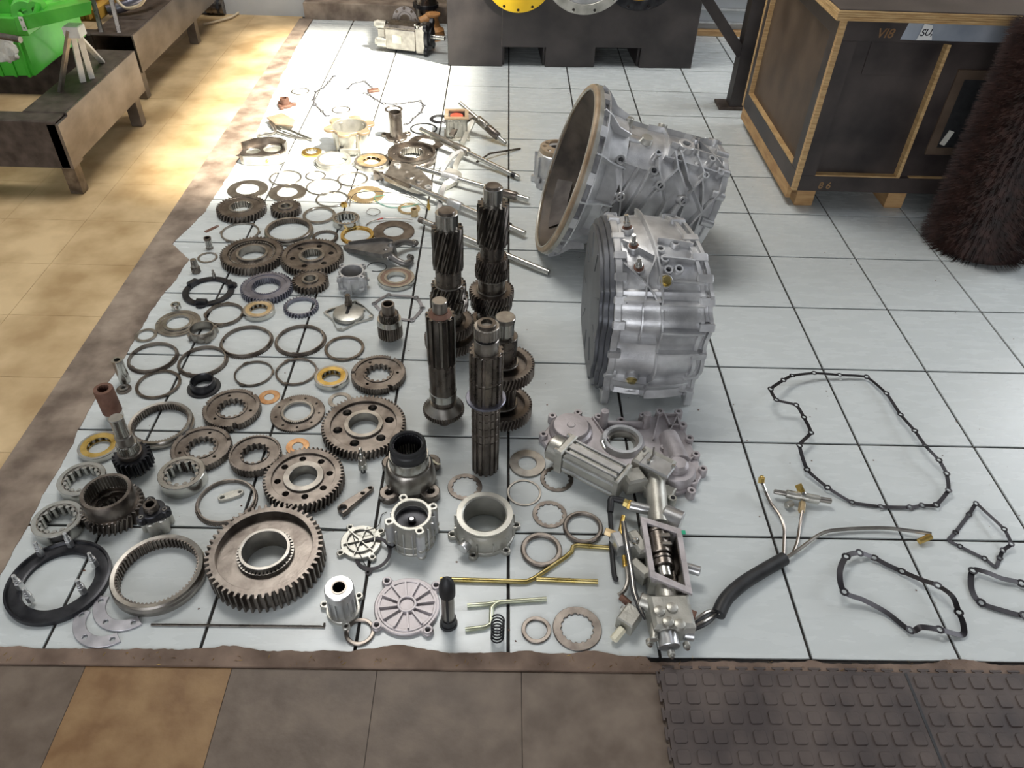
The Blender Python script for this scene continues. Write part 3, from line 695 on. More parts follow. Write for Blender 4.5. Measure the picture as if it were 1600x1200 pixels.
MB().cyl(.005, .055, .0585, 16).build('centre_pin', alu_m, t)
# large ring housing
t = thing('ring_housing', 'yellowish aluminium ring housing with bolt ears and a boss, right of the piston housing', 'housing', at0(757, 832), 0)
t.scale = (1.2, 1.2, 1.12)
o_, cs = bossed(.062, 6, .009, .2, .067)
MB().plate([o_, circ(.046, 64)] + [circ(.0045, 14, x, y) for x, y in cs], 0, .012, .0015).build('base_flange', alu_y, t)
MB().lathe([(.0445, .004), (.0445, .04), (.043, .046), (.043, .064), (.046, .066), (.0565, .066), (.0575, .062), (.055, .055), (.057, .05), (.059, .042), (.059, .012)], 72).build('ring_wall', alu_y, t)
for i in range(12):
    a = i * pi / 6 + .3; MB().at((0, 0, 0), (0, 0, a)).box(.055, .064, -.0012, .0012, .010, .04).build('rib', alu_y, t)
a = pi + .95
MB().mx(Matrix.Rotation(a, 4, 'Z') @ Matrix.Translation((.05, 0, .026)) @ Matrix.Rotation(pi / 2, 4, 'Y')).cyl(.0115, 0, .024, 20).build('port_boss', alu_m, t)
# small pump housing
t = thing('pump_housing', 'small ribbed aluminium pump housing with four bolt ears in the middle', 'housing', at0(553, 452), .35)
t.scale = (1.25, 1.25, 1.7)
o_, cs = bossed(.034, 4, .008, .5, .041)
MB().plate([o_, circ(.029, 40)] + [circ(.0035, 12, x, y) for x, y in cs], .036, .045, .001).build('top_flange', alu, t)
MB().lathe([(.029, .008), (.029, .04), (.035, .04), (.038, .03), (.037, .014), (.030, .004), (.02, .004), (.02, .008)], 48).build('barrel', alu, t)
o2, _ = bossed(.036, 5, .008, .1, .039)
MB().plate([o2, circ(.026, 40)], .014, .019, .001).plate([circ(.03, 30), circ(.012, 20)], 0, .008, .001).build('lower_flange', alu, t)
MB().solid([(.028, .012), (.028, .016), (.010, .018), (.010, .024)], 32).build('inner_floor', steel_l, t)
for i in range(10):
    a = i * pi / 5; MB().at((0, 0, 0), (0, 0, a)).box(.034, .041, -.001, .001, .004, .037).build('rib', alu, t)
single(MB().tube([G(589 + 15 * cos(a), 417 + 7 * sin(a), .0015) for a in [pi * 1.0 + i * pi / 12 for i in range(21)]], .0012, 6), 'open_rubber_ring', rubber, 'thin open rubber ring curling behind the sealed ball bearing', 'ring', (0, 0, 0))
# square cover with sensor
t = sc_ = thing('sensor_cover', 'square cast cover plate with a dark sensor on top, left of the gear cluster', 'cover', at0(545, 494), .62)
t.scale = (1.6, 1.6, 1.5)
sq = [(.052, .012), (.046, .05), (.010, .046), (-.030, .052), (-.052, .044), (-.046, .005), (-.054, -.04), (-.044, -.052), (0, -.044), (.044, -.05), (.054, -.04)]
sq = [(x * .78, y * .78) for x, y in sq]
hs = [circ(.003, 10, x * .78, y * .78) for x, y in ((.04, .042), (-.044, .042), (-.044, -.044), (.044, -.04), (0, -.04), (.044, .0))]
MB().plate([sq] + hs, 0, .006, .001).build('flange', alu_y, t)
MB().solid([(.032, .004), (.031, .011), (.028, .0125)], 40).build('dome', alu_y, t)
MB().at((.012, .022, .008)).cyl(.0085, 0, .014, 6).cyl(.006, .012, .030, 14).build('sensor', steel_d, t)
MB().at((.006, .010, .009), (0, pi / 2, .9)).cyl(.005, -.02, .016, 14).build('sensor_connector', black, t)
# clear gasket
def gasket(pts, wd, bosses, name, label, m=None, br=.0055, th=.0008, gm=None, cyc=True, k=16, sm=.4):
    """strip gasket along 3D points (world), flat ribbon with round eyelets"""
    m = m or gask; t = thing(name, label, 'gasket', (0, 0, 0), 0, 'metal gaskets')
    P_ = [Vector(p) for p in pts]; Q = []
    n = len(P_)
    for i in range(n if cyc else n - 1):
        a, b, c, d = P_[(i - 1) % n], P_[i], P_[(i + 1) % n], P_[(i + 2) % n]
        for j in range(k):
            u = j / k; Q.append(b.lerp(c, u) * (1 - sm) + sm * .5 * (2 * b + (c - a) * u + (2 * a - 5 * b + 4 * c - d) * u * u + (3 * b - 3 * c + d - a) * u ** 3))
    V = []; F = []; q = len(Q)
    for i in range(q):
        tt = (Q[(i + 1) % q] - Q[i - 1]); tt.z *= .3; s_ = Vector((-tt.y, tt.x, 0)).normalized() * wd / 2
        for z in (0, th): V += [tuple(Q[i] - s_ + Vector((0, 0, z))), tuple(Q[i] + s_ + Vector((0, 0, z)))]
    for i in range(q if cyc else q - 1):
        j = (i + 1) % q; A = i * 4; B = j * 4; mid = (Q[i] + Q[j]) / 2
        if any((mid.x - b_[0]) ** 2 + (mid.y - b_[1]) ** 2 < (br * .62) ** 2 for b_ in bosses): continue
        F += [(A, A + 1, B + 1, B), (A + 2, B + 2, B + 3, A + 3), (A, B, B + 2, A + 2), (A + 1, A + 3, B + 3, B + 1)]
    MB().add(V, F).build('ribbon', m, t)
    for bi, (x, y, z, tx, ty) in enumerate(bosses):
        MB().at((x, y, z + .0004), (tx, ty, 0)).plate([circ(br, 20), circ(br * .52, 14)], -.0002, th + .0004, .0001).build('eyelet', gm or m, t)
    return t
def pxgask(pl, wd, name, label, z=lambda i: .002, every=1, **kw):
    pts = [G(p[0], p[1], z(i)) for i, p in enumerate(pl)]
    bs = [(p.x, p.y, p.z, random.uniform(-.15, .15), random.uniform(-.15, .15)) for i, p in enumerate(pts) if i % every == 0 and (len(pl[i]) < 3)]
    return gasket(pts, wd, bs, name, label, **kw)
pxgask([(585, 474), (607, 461), (650, 465), (660, 481), (644, 500), (617, 497, 0), (598, 488)], .011, 'metal_gasket', 'small bare metal gasket behind the upright gear cluster', m=gask_g, br=.0095, z=lambda i: .003)
# big right gasket
BG = [(1204, 608), (1224, 594), (1238, 587), (1272, 583), (1312, 586), (1354, 589), (1385, 615), (1407, 648), (1429, 673), (1446, 697), (1467, 719), (1479, 740), (1482, 766), (1463, 789), (1441, 790), (1422, 793), (1377, 792), (1331, 785), (1293, 762), (1261, 734), (1249, 696), (1267, 676), (1256, 652), (1244, 633), (1213, 625)]
def zb(i):
    return .004 + .045 * max(0, 1 - min(abs(i - 24), abs(i), abs(i - 25)) / 5) + .03 * max(0, 1 - abs(i - 9) / 5) + .018 * max(0, 1 - abs(i - 20) / 3)
pxgask(BG, .0105, 'metal_gasket', 'large wavy black metal gasket with many bolt eyelets on the right tiles', z=zb, br=.0092)
pxgask([(1525, 787), (1537, 797, 0), (1569, 827), (1580, 850), (1567, 860), (1562, 872), (1556, 886, 0), (1538, 873), (1500, 854), (1482, 844, 0), (1493, 832), (1514, 804)], .0095, 'metal_gasket', 'small trapezoid black metal gasket near the right edge', z=lambda i: .003 + .02 * max(0, 1 - abs(i - 2) / 3), br=.0078)
pxgask([(1520, 892), (1540, 894, 0), (1566, 904, 0), (1596, 912), (1626, 935, 0), (1630, 960), (1600, 962), (1570, 955, 0), (1533, 942), (1518, 920, 0)], .014, 'metal_gasket', 'round black metal gasket cut by the right edge of the picture', z=lambda i: .004 + .01 * max(0, 1 - abs(i - 1) / 3), br=.011, sm=1)
def zc(i): return .006 + .03 * max(0, 1 - abs(i - 7) / 3) + .02 * max(0, 1 - min(i, 16 - i) / 2) + .012 * (i in (11, 12))
pxgask([(1322, 870), (1343, 864), (1366, 872), (1385, 882, 0), (1409, 893), (1440, 906, 0), (1465, 915), (1488, 932, 0), (1498, 957), (1505, 975, 0), (1503, 992, 0), (1468, 984), (1440, 980, 0), (1422, 985), (1385, 957, 0), (1350, 938, 0), (1319, 925), (1312, 895, 0)], .014, 'metal_gasket', 'bent oval black metal gasket front right, ends lifted off the tiles', z=zc, br=.0105, sm=.9)
# ================================================================ standing shafts
GW = lambda px, py, w_, z=0: W(px, py, w_, z) / 2
sb = steel_b
shaft('countershaft', 'tall countershaft with long slanted teeth, left one of the rear pair of standing shafts', 704, 548,
      [('foot', .03, .03, 'c'), ('large_gear', .080, .028, 'gd', 48, 3, steel, .7), ('spacer', .035, .022, 'c'), ('large_gear', .074, .03, 'gd', 46, 3, steel, .66), ('journal', .042, .042, 'c'),
       ('collar', .050, .004, 'c', 0, 0, steel_l), ('medium_gear', .058, .036, 'g', 24, 9, steel_p), ('small_gear', .052, .036, 'g', 20, 9, steel_p), ('collar', .043, .003, 'c', 0, 0, steel_l), ('plain_section', .038, .045, 'cone' if 0 else 'c', 0, 0, steel_d),
       ('long_helical_pinion', .045, .12, 'g', 15, 7, steel_p), ('journal_top', .032, .04, 'c', 0, 0, sb), ('end_face', .024, .006, 'c', 0, 0, steel)]).scale = (1, 1, 1.12)
shaft('countershaft', 'tall countershaft with long slanted teeth, right one of the rear pair of standing shafts', 767, 522,
      [('foot', .03, .03, 'c'), ('large_gear', .066, .03, 'gd', 44, 3, steel, .7), ('journal', .045, .045, 'c'), ('medium_gear', .066, .03, 'g', 34, 5, steel_p), ('medium_gear', .070, .026, 'g', 34, 5, steel),
       ('collar', .047, .004, 'c', 0, 0, steel_l), ('journal', .042, .04, 'c'), ('collar', .05, .003, 'c', 0, 0, steel_l), ('toothed_collar', .052, .03, 'g', 30, 5, steel_d), ('small_gear', .048, .03, 'g', 28, 7, steel), ('plain_section', .036, .04, 'c', 0, 0, steel_d),
       ('long_helical_pinion', .046, .12, 'g', 15, 7, steel_p), ('journal_top', .028, .045, 'c', 0, 0, sb), ('end_face', .022, .006, 'c', 0, 0, steel)]).scale = (1, 1, 1.1)
shaft('countershaft', 'short countershaft with two wide dished gears, standing behind the splined mainshaft', 785, 652,
      [('foot', .026, .02, 'c'), ('wide_gear', .083, .034, 'gd', 50, 3, steel, .74), ('collar', .042, .005, 'c', 0, 0, steel_l), ('slanted_splines', .036, .10, 'g', 16, 2, steel_d), ('wide_gear', .083, .034, 'gd', 50, 3, steel, .74),
       ('collar', .040, .005, 'c', 0, 0, steel_l), ('plain_section', .034, .08, 'c', 0, 0, steel_d), ('journal_top', .024, .045, 'c', 0, 0, sb), ('end_face', .026, .012, 'c', 0, 0, steel_l)]).scale = (1, 1, 1.07)
shaft('input_shaft', 'dark splined input shaft standing on its toothed cone, left of the mainshaft', 694, 658,
      [('tip', (.020, .028), .03, 'cone', 0, 0, steel), ('cone_base', (.04, .055), .012, 'cone', 0, 0, steel), ('dog_teeth', .058, .014, 'g', 46, 0, steel), ('stepped_cone', (.054, .036), .02, 'cone', 0, 0, steel_l), ('groove', .031, .02, 'c', 0, 0, steel),
       ('bright_band', .038, .026, 'c', 0, 0, sb), ('plain_section', .036, .10, 'c', 0, 0, steel_d), ('splines', .038, .155, 'sp', 12, 0, steel_p, .006), ('taper', (.030, .022), .01, 'cone', 0, 0, rust), ('end_journal', .019, .032, 'c', 0, 0, steel_l)])
ms = shaft('mainshaft', 'tall splined mainshaft with grooved bands, the standing shaft nearest the front', 758, 730,
      [('splines', .036, .12, 'sp', 14, 0, steel, .005)] + sum([[('groove', .0325, .004, 'c', 0, 0, steel_d), ('spline_band', .036, .022, 'sp', 14, 0, steel, .004)] for _ in range(5)], []) +
      [('flange_ring', .050, .006, 'c', 0, 0, steel_bl), ('splines', .041, .06, 'sp', 14, 0, steel_d, .005), ('groove', .036, .004, 'c', 0, 0, steel_l), ('splines', .041, .085, 'sp', 14, 0, steel_d, .005),
       ('bright_collar', .029, .035, 'c', 0, 0, steel_l), ('dark_band', .024, .008, 'c', 0, 0, black), ('needle_bearing', .030, .028, 'sp', 22, 0, steel_l, .0015), ('end_ring', .022, .008, 'h', 0, 0, steel_d, .6)])
# ================================================================ star covers, tubes, springs, pipes (front)
t = thing('bearing_tube', 'bright aluminium bearing tube on a three eared flange, front', 'flange', at0(537, 955), .25)
t.scale = (1.1, 1.1, 1.6)
o_, cs = bossed(.034, 3, .0085, pi / 2 + 1.1, .041)
MB().plate([o_, circ(.016, 32)] + [circ(.004, 14, x, y) for x, y in cs], 0, .008, .001).build('flange', alu_y, t)
MB().lathe([(.015, .0), (.015, .058), (.027, .058), (.029, .056), (.0295, .044), (.025, .042), (.024, .008), (.028, .004)], 56).build('tube', alu_m, t)
MB().lathe([(.0125, .01), (.0125, .059), (.016, .059), (.016, .01)], 40).build('dark_bush', steel_d, t)
for i in range(12): MB().at((0, 0, 0), (0, 0, i * pi / 6)).box(.022, .029, -.0014, .0014, .006, .044).build('rib', alu_m, t)
t = thing('star_cover', 'large round ribbed aluminium cover with four ears lying at the front', 'cover', at0(636, 946, .01), .15)
t.scale = (1.15, 1.15, 1.2)
o_, cs = bossed(.064, 4, .011, .55, .070)
MB().plate([o_] + [circ(.005, 14, x, y) for x, y in cs], 0, .009, .0018).build('cover_plate', alu_p, t)
MB().plate([circ(.058, 64), circ(.052, 60)], .008, .011, .001).build('raised_rim', alu_p, t)
for i in range(12):
    a = i * pi / 6; MB().strip([(.016 * cos(a), .016 * sin(a), .008), (.054 * cos(a), .054 * sin(a), .009)], (0, 0, 1), .0045, .0065).build('rib', alu_p, t)
MB().plate([circ(.019, 40), circ(.014, 32)], .008, .016, .001).plate([circ(.0145, 32)], .006, .011, .001).build('centre_boss', alu_p, t)
for x, y in cs: MB().plate([circ(.0095, 20, x, y), circ(.005, 14, x, y)], .008, .013, .001).build('bolt_ear', alu_p, t)
t = thing('star_cover', 'small round ribbed aluminium cover under a black gasket and rubber ring', 'cover', at0(564, 846, .01), .3)
t.scale = (1.17, 1.17, 1.3)
o_, cs = bossed(.042, 4, .008, .35, .047)
MB().plate([o_] + [circ(.0035, 12, x, y) for x, y in cs], 0, .008, .0015).build('cover_plate', alu_y, t)
MB().plate([circ(.030, 48), circ(.027, 48)], .007, .013, .0008).build('raised_rim', alu_y, t)
for i in range(6):
    a = i * pi / 3; MB().strip([(.004 * cos(a), .004 * sin(a), .007), (.036 * cos(a), .036 * sin(a), .008)], (0, 0, 1), .0025, .005).build('rib', alu_y, t)
MB().cyl(.005, .006, .014, 16).build('centre_boss', alu_y, t)
t = thing('paper_gasket', 'black four eared round gasket half lying on the small ribbed cover', 'gasket', at0(583, 862, .016), .2)
t.scale = (1.15, 1.15, 1)
o_, cs = bossed(.039, 3, .007, .2, .043)
MB().at((0, 0, .006), (.12, -.16, 0)).plate([o_, circ(.0318, 56)] + [circ(.003, 12, x, y) for x, y in cs], .004, .0055, .0003).build('gasket_ring', gask, t)
single(MB().tube(smooth([G(488, 824, .02), G(520, 826, .004), G(545, 829, .003), G(560, 830, .02), G(580, 827, .022), G(592, 820, .01), G(596, 805, .004), G(604, 800, .003)], 6), .0011, 6), 'rubber_ring', rubber, 'thin black rubber cord winding over the small ribbed cover', 'ring', (0, 0, 0))
single(MB().tube(smooth([G(552, 838, .02), G(556, 850, .018), G(565, 872, .01), G(575, 890, .003), G(578, 898, .003)], 6), .0011, 6), 'rubber_ring', rubber, 'short thin rubber cord hanging off the small ribbed cover to the front', 'cord', (0, 0, 0))
# strainer tube
t = thing('strainer_tube', 'steel tube with a black domed cap and black foot ring standing at the front', 'strainer', at0(701, 975))
t.scale = (1.05, 1.05, 1.95)
MB().lathe([(.012, 0), (.012, .004), (.0185, .004), (.019, .003), (.019, 0)], 36).lathe([(.011, 0), (.011, .014), (.016, .014), (.0165, .0)], 32).build('foot_ring', rubber, t)
MB().cyl(.0135, .002, .064, 28).build('tube', steel_l, t)
MB().at((0, -.0132, 0)).box(-.0025, .0025, -.002, .001, .004, .066, .0006).build('black_strip', rubber, t)
MB().solid([(.0165, .06), (.0168, .074), (.013, .083), (.004, .090), (.001, .0905)], 32).build('domed_cap', rubber, t)
# spring
pts = [(.0135 * cos(i * .42), .0135 * sin(i * .42), .003 + .078 * i / 96) for i in range(97)]
single(MB().tube(pts, .0019, 7), 'coil_spring', black, 'black coil spring standing beside the pale green bent pipe', 'spring', at0(777, 1000))
# pipes
def pipe(pl, r, name, label, m, z=.005, cat='pipe', k=6):
    t = thing(name, label, cat); return t
t = thing('bent_pipe', 'long brass coloured forked pipe bent upwards under the valve assembly', 'pipe')
z = .006
MB().tube([G(688, 905, z), G(822, 909, z), G(834, 904, z), G(884, 870, z), G(893, 862, z), G(895, 854, z), G(902, 852, z), G(952, 856, z)], .0058, 12).build('main_pipe', zincy, t)
MB().tube([G(838, 905, z), G(934, 909, z)], .0058, 12).build('branch_pipe', zincy, t)
t = thing('bent_pipe', 'pale green plated forked pipe beside the coil spring at the front', 'pipe')
MB().tube([G(730, 946, z), G(762, 944, z), G(778, 941, z), G(854, 936, z)], .0052, 12).build('upper_pipe', zincg, t)
MB().tube([G(727, 984, z), G(758, 980, z), G(767, 975, z), G(768, 950, z), G(774, 944, z), G(780, 941, z)], .0052, 12).build('lower_pipe', zincg, t)
# ================================================================ far items in the sun
t = thing('flanged_tube', 'upright worn tube on a two eared flange among the sunlit parts', 'tube', at0(620, 216), .3)
MB().lathe([(.024, .006), (.024, .125), (.030, .125), (.031, .123), (.031, .10), (.0295, .098), (.031, .0)], 40).build('tube', steel, t)
o_, cs = bossed(.05, 3, .016, .4, .062)
MB().plate([o_, circ(.025, 32)] + [circ(.006, 12, x, y) for x, y in cs], 0, .012, .002).build('eared_flange', steel, t)
t = thing('casting_cup', 'pale aluminium casting cup with a wide flanged mouth in the sunlight', 'housing', at0(550, 233), .1)
o_, _ = bossed(.085, 6, .03, .3, .085)
MB().lathe([(.058, .004), (.075, .11), (.081, .11), (.082, .07), (.078, .06), (.074, .02), (.072, 0), (.05, 0), (.05, .006)], 56).build('cup_wall', alu_y, t)
MB().plate([o_, circ(.076, 48)], .10, .112, .002).build('mouth_flange', alu_tan, t)
MB().at((-.005, -.06, .02)).box(-.04, .04, -.03, .0, 0, .02, .003).build('foot_ledge', alu_y, t)
for a in (.6, 2.2, 4.0, 5.2): MB().at((.078 * cos(a), .078 * sin(a), 0)).cyl(.011, .0, .1, 16).build('bolt_column', alu_y, t)
t = thing('oil_pump_casting', 'sunlit aluminium oil pump body with two bores, far left edge of the tiles', 'housing', at0(421, 250, 0), .12)
out = [(-.115, -.035), (-.10, -.05), (-.02, -.06), (.03, -.055), (.06, -.045), (.075, -.01), (.08, .03), (.05, .06), (.0, .075), (-.06, .06), (-.105, .02)]
MB().plate([out, circ(.034, 40, .02, .012), circ(.027, 32, -.06, -.008)], 0, .045, .003).build('cast_body', alu_y, t)
MB().plate([out, circ(.040, 40, .02, .012), circ(.031, 32, -.06, -.008)], .045, .049, .001).build('machined_face', steel, t)
MB().strip([(-.108, .018, .045), (-.06, .058, .045), (0, .072, .045), (.05, .058, .045), (.078, .03, .045), (.072, -.008, .045)], (0, 0, 1), .010, .030).build('raised_wall', steel, t)
MB().at((.0, -.052, .022), (pi / 2, 0, 0)).cyl(.006, -.004, .012, 16).build('port', brass, t)
t = thing('ring_gear_drum', 'brown drum with internal splines standing right of the sunlit roller bearing', 'gear', at0(644, 250, 0), 0, 'loose gears laid out on the tiles')
r = W(644, 243, 75, .03) / 2
MB().lathe([(.9 * r, .01), (.9 * r, .04), (r, .04), (r, .03), (.96 * r, .024), (r, .018), (r, 0), (.8 * r, 0)], 64).build('drum', steel, t)
MB().plate([circ(.91 * r, 60), circ(.52 * r, 48)] + [circ(.05 * r, 10, .72 * r * cos(a), .72 * r * sin(a)) for a in [i * pi / 3 for i in range(6)]], .012, .026, .0006).build('web', steel, t)
MB().plate([circ(.54 * r, 48), teeth(.44 * r, 26, -.04 * r, .4, .4)], .01, .038, .0005).build('splined_hub', steel_l, t)
t = thing('capped_ring', 'pale bearing cap ring standing left of the sunlit roller bearing', 'ring', at0(522, 256, 0))
MB().lathe([(.062, 0), (.062, .026), (.074, .026), (.076, .022), (.076, .01), (.08, .008), (.08, 0)], 48).build('cap_wall', alu_y, t)
MB().at((-.08, .012, 0)).cyl(.010, 0, .01, 14).build('ear', alu_y, t)
t = thing('small_flange', 'small brown stepped flange far back at the left tile edge', 'flange', at0(446, 166, 0))
o_, _ = bossed(.036, 3, .012, .3, .042)
MB().plate([o_], 0, .014, .002).build('flange', rust, t); MB().lathe([(.012, .01), (.012, .042), (.022, .042), (.024, .03), (.024, .01)], 28).build('collar', rust, t)
t = thing('fork_bracket', 'pale sunlit bracket with a shift fork lying behind the oil pump body', 'fork', at0(436, 190, 0))
a_ = lambda px, py, z=.02: G(px, py, z) - t.location
MB().plate([[(q.x, q.y) for q in (a_(417, 186), a_(441, 179), a_(462, 190), (a_(458, 199)), a_(430, 196))]], .02, .03, .002).build('bracket_plate', alu_tan, t)
MB().rod(a_(437, 197), a_(487, 218, .01), .006).build('rod', steel_l, t)
MB().tube(smooth([a_(422, 190, .02), a_(430, 205, .015), a_(410, 210, .008), a_(403, 213, .006)], 5), .008, 8).build('fork_arm', steel_l, t)
MB().tube(smooth([a_(430, 205, .01), a_(455, 213, .008), a_(480, 217, .006)], 5), .005, 8).build('lower_arm', steel_l, t)
pxgask([(576, 148), (588, 156), (600, 162), (618, 163), (640, 160), (656, 158), (662, 165), (657, 176), (647, 184), (634, 194)], .010, 'chain_gasket', 'open grey metal gasket strip winding behind the flanged tube', m=gask_g, cyc=False, br=.012)
pxgask([(522, 119), (514, 128), (504, 138), (494, 143), (490, 156), (492, 163), (503, 174), (512, 181)], .008, 'chain_gasket', 'open grey metal gasket strip far back in the bright sunlight', m=gask_g, cyc=False, br=.011)
pxgask([(544, 139), (551, 131), (569, 127), (580, 136), (586, 142), (570, 146)], .008, 'chain_gasket', 'small grey metal gasket far back behind the casting cup', m=gask_g, cyc=False, br=.010)
single(MB().at((0, 0, 0), (0, 0, .4)).box(-.03, .03, -.018, .018, 0, .012, .003), 'brown_block', rust, 'small rust brown block at the end of the far sunlit gasket', 'block', at0(584, 143))
# ---- odd bits among the small sunlit parts
t = thing('banjo_clip', 'small brass clamp with a thin wire left of the needle bearing', 'clamp', at0(538, 322, .0))
MB().at((0, 0, 0)).lathe([(.008, 0), (.008, .012), (.013, .012), (.013, 0)], 20).build('clamp_ring', brass, t)
MB().tube([(.008, .004, .01), (.010, .03, .02), (.016, .06, .012)], .0018, 7).build('wire', steel_d, t)
t = thing('wire_loom', 'thin green sleeved wire with a loop near the shift rods', 'wire')
MB().tube(smooth([G(602, 305, .01), G(585, 308, .01), (G(592, 317, .004)), G(612, 324, .004), G(640, 322, .004), G(655, 318, .01)], 6), .0016, 7).build('green_sleeve', wire_g, t)
MB().tube(smooth([G(572, 332, .006), G(578, 326, .006), G(590, 327, .006), G(594, 332, .006), G(584, 337, .006), G(573, 334, .006)], 5), .0013, 6).build('loop', steel_d, t)
t = thing('wire_loom', 'thin wire with a pink patch and a brass ring end behind the steel fork', 'wire')
MB().tube(smooth([G(572, 352, .004), G(580, 346, .006), G(598, 341, .01), G(620, 341, .01), G(645, 343, .012)], 6), .0022, 7).build('wire', steel_l, t)
MB().tube([G(590, 343, .010), G(598, 341, .012)], .003, 7).build('pink_patch', red, t)
g_ = G(648, 337, 0)
MB().at((g_.x, g_.y, 0)).lathe([(.009, 0), (.009, .03), (.014, .03), (.014, 0)], 20).build('ring_end', brass_p, t)
t = thing('brass_nozzle', 'small brass fitting with thin wires beside the near shift rod', 'fitting', at0(670, 328, 0))
MB().solid([(.004, 0), (.007, .01), (.007, .02), (.004, .03), (.003, .045)], 12).build('body', brass, t)
MB().tube([(0, 0, .04), (-.03, .03, .03), (-.10, .09, .01)], .0012, 6).build('wire', steel_d, t)
# black loop of wires between bronze ring and rods
single(MB().tube(smooth([G(546, 323, .01), G(552, 305, .02), G(575, 299, .02), G(610, 301, .012), G(640, 305, .01), G(668, 325, .004)], 6), .0016, 6), 'loose_wire', steel_d, 'long thin loose wire arching over the bronze toothed ring', 'wire', (0, 0, 0))
# ================================================================ shift rods and forks
def V3(px, py, z): return G(px, py, z)
def rodthing(a, b, r, label, extra=None, za=.035, zb=.012, m=sb):
    t = thing('shift_rod', label, 'rod', (0, 0, 0), 0, 'shift rods behind the standing shafts')
    A, B = G(*a, za), G(*b, zb); MB().rod(A, B, r, 18).build('rod', m, t); return t, A, B
def collar(t, A, B, f0, f1, r, m=steel_l, name='collar'):
    P0, P1 = A.lerp(B, f0), A.lerp(B, f1); MB().tube([P0, P0.lerp(P1, .06), P0.lerp(P1, .94), P1], [r * .9, r, r, r * .9], 18).build(name, m, t); return P0.lerp(P1, .5)
t, A, B = rodthing((657, 202), (811, 278), .011, 'long bright shift rod pointing at the pump cover, second from the back', za=.06)
c = collar(t, A, B, .12, .58 - .1, .016); collar(t, A, B, .36, .5, .019)
collar(t, A, B, .93, .97, .0112, black, 'groove')
def leg(t, pl, w_, h_, m, name='fork_leg'):
    P_ = smooth([G(*p) for p in pl], 5); MB().strip(P_, Vector((0.2, -.4, 1)), w_, h_).build(name, m, t)
leg(t, [(722, 238, .05), (706, 246, .045), (694, 262, .03), (690, 272, .012)], .022, .014, alu)
leg(t, [(722, 240, .05), (712, 258, .035), (710, 275, .012), (709, 290, .008)], .024, .012, alu_y)
t, A, B = rodthing((651, 261), (826, 312), .011, 'bright shift rod with a pale cast fork ending left of the bell housing', za=.05, zb=.02)
collar(t, A, B, .78, .9, .017, steel, 'end_block'); c = collar(t, A, B, .24, .38, .017, alu)
leg(t, [(697, 268, .04), (716, 276, .035), (706, 285, .025), (694, 292, .012)], .034, .016, alu_y)
leg(t, [(697, 286, .02), (690, 302, .01), (686, 330, .006)], .022, .012, alu)
t, A, B = rodthing((640, 289), (820, 365), .0115, 'long bright shift rod in front of the cast rod bracket', za=.035, zb=.02)
collar(t, A, B, .36, .47, .017, alu); collar(t, A, B, .80, .88, .018, steel, 'end_block')
P0 = A.lerp(B, .84); MB().at(P0).cyl(.006, 0, .028, 12).build('pin', steel, t)
t, A, B = rodthing((655, 343), (858, 426), .011, 'bright shift rod nearest the front, passing behind both rear countershafts', za=.03, zb=.014)
collar(t, A, B, .96, 1.0, .008, steel_d, 'stub_end'); collar(t, A, B, .0, .04, .012, steel, 'rod_end')
t, A, B = rodthing((718, 161), (790, 224), .010, 'short shift rod with a knuckle block leaning on the square casting', za=.12, zb=.012)
c = collar(t, A, B, .40, .60, .019, steel_l, 'knuckle_block'); c2 = collar(t, A, B, .62, .84, .019, steel, 'clamp_block')
for q in (.44, .56): MB().at(A.lerp(B, q) + Vector((-.004, -.012, .008)), (.9, 0, .2)).cyl(.006, 0, .01, 12).build('bolt', steel_b, t)
leg(t, [(742, 181, .08), (728, 188, .07), (714, 200, .05), (705, 212, .035)], .026, .012, steel)
leg(t, [(742, 183, .07), (736, 196, .05), (730, 208, .03), (722, 226, .008)], .024, .014, alu_y)
# rod bracket casting
t = thing('rod_bracket', 'mottled cast bracket plate holding the ends of the shift rods', 'bracket', (0, 0, 0))
pl = [(612, 252, .05), (640, 256, .05), (657, 265, .05), (676, 284, .04), (674, 296, .03), (652, 297, .03), (641, 294, .03), (600, 276, .045)]
V_top = [G(*p) for p in pl]; n = len(V_top)
V = V_top + [p - Vector((0, 0, .018)) for p in V_top]
MB().add([tuple(v) for v in V], [tuple(range(n)), tuple(range(n, 2 * n))[::-1]] + [(i, i + n, (i + 1) % n + n, (i + 1) % n) for i in range(n)]).build('bracket_plate', steel_l, t)
for q in ((621, 259), (669, 289)):
    p = G(*q, .05); MB().at((p.x, p.y, .048 if q[0] < 640 else .036)).lathe([(.008, 0), (.008, .008), (.015, .008), (.015, 0)], 20).build('bore_rim', alu, t)
for q in ((640, 275, 10), (655, 281, 7), (636, 268, 6)):
    p = G(q[0], q[1], .044); MB().at((p.x, p.y, .036)).solid([(.03 * q[2] / 10, 0), (.022 * q[2] / 10, .010), (.01 * q[2] / 10, .013)], 14).build('cast_lump', steel_l, t)
MB().strip([G(584, 270, .012), G(600, 276, .035), G(640, 293, .035)], (0, 0, 1), .01, .012).build('long_edge', steel, t)
MB().at((*G(592, 280, .0).xy, 0)).box(-.02, .02, -.015, .015, 0, .03, .003).build('foot', steel, t)
single(MB().tube([G(745, 253, .004), G(765, 240, .02), G(813, 232, .004)], .0045, 8), 'bent_rod', steel_d, 'thin dark bent rod lying between the shift rods and the pump cover', 'rod', (0, 0, 0))
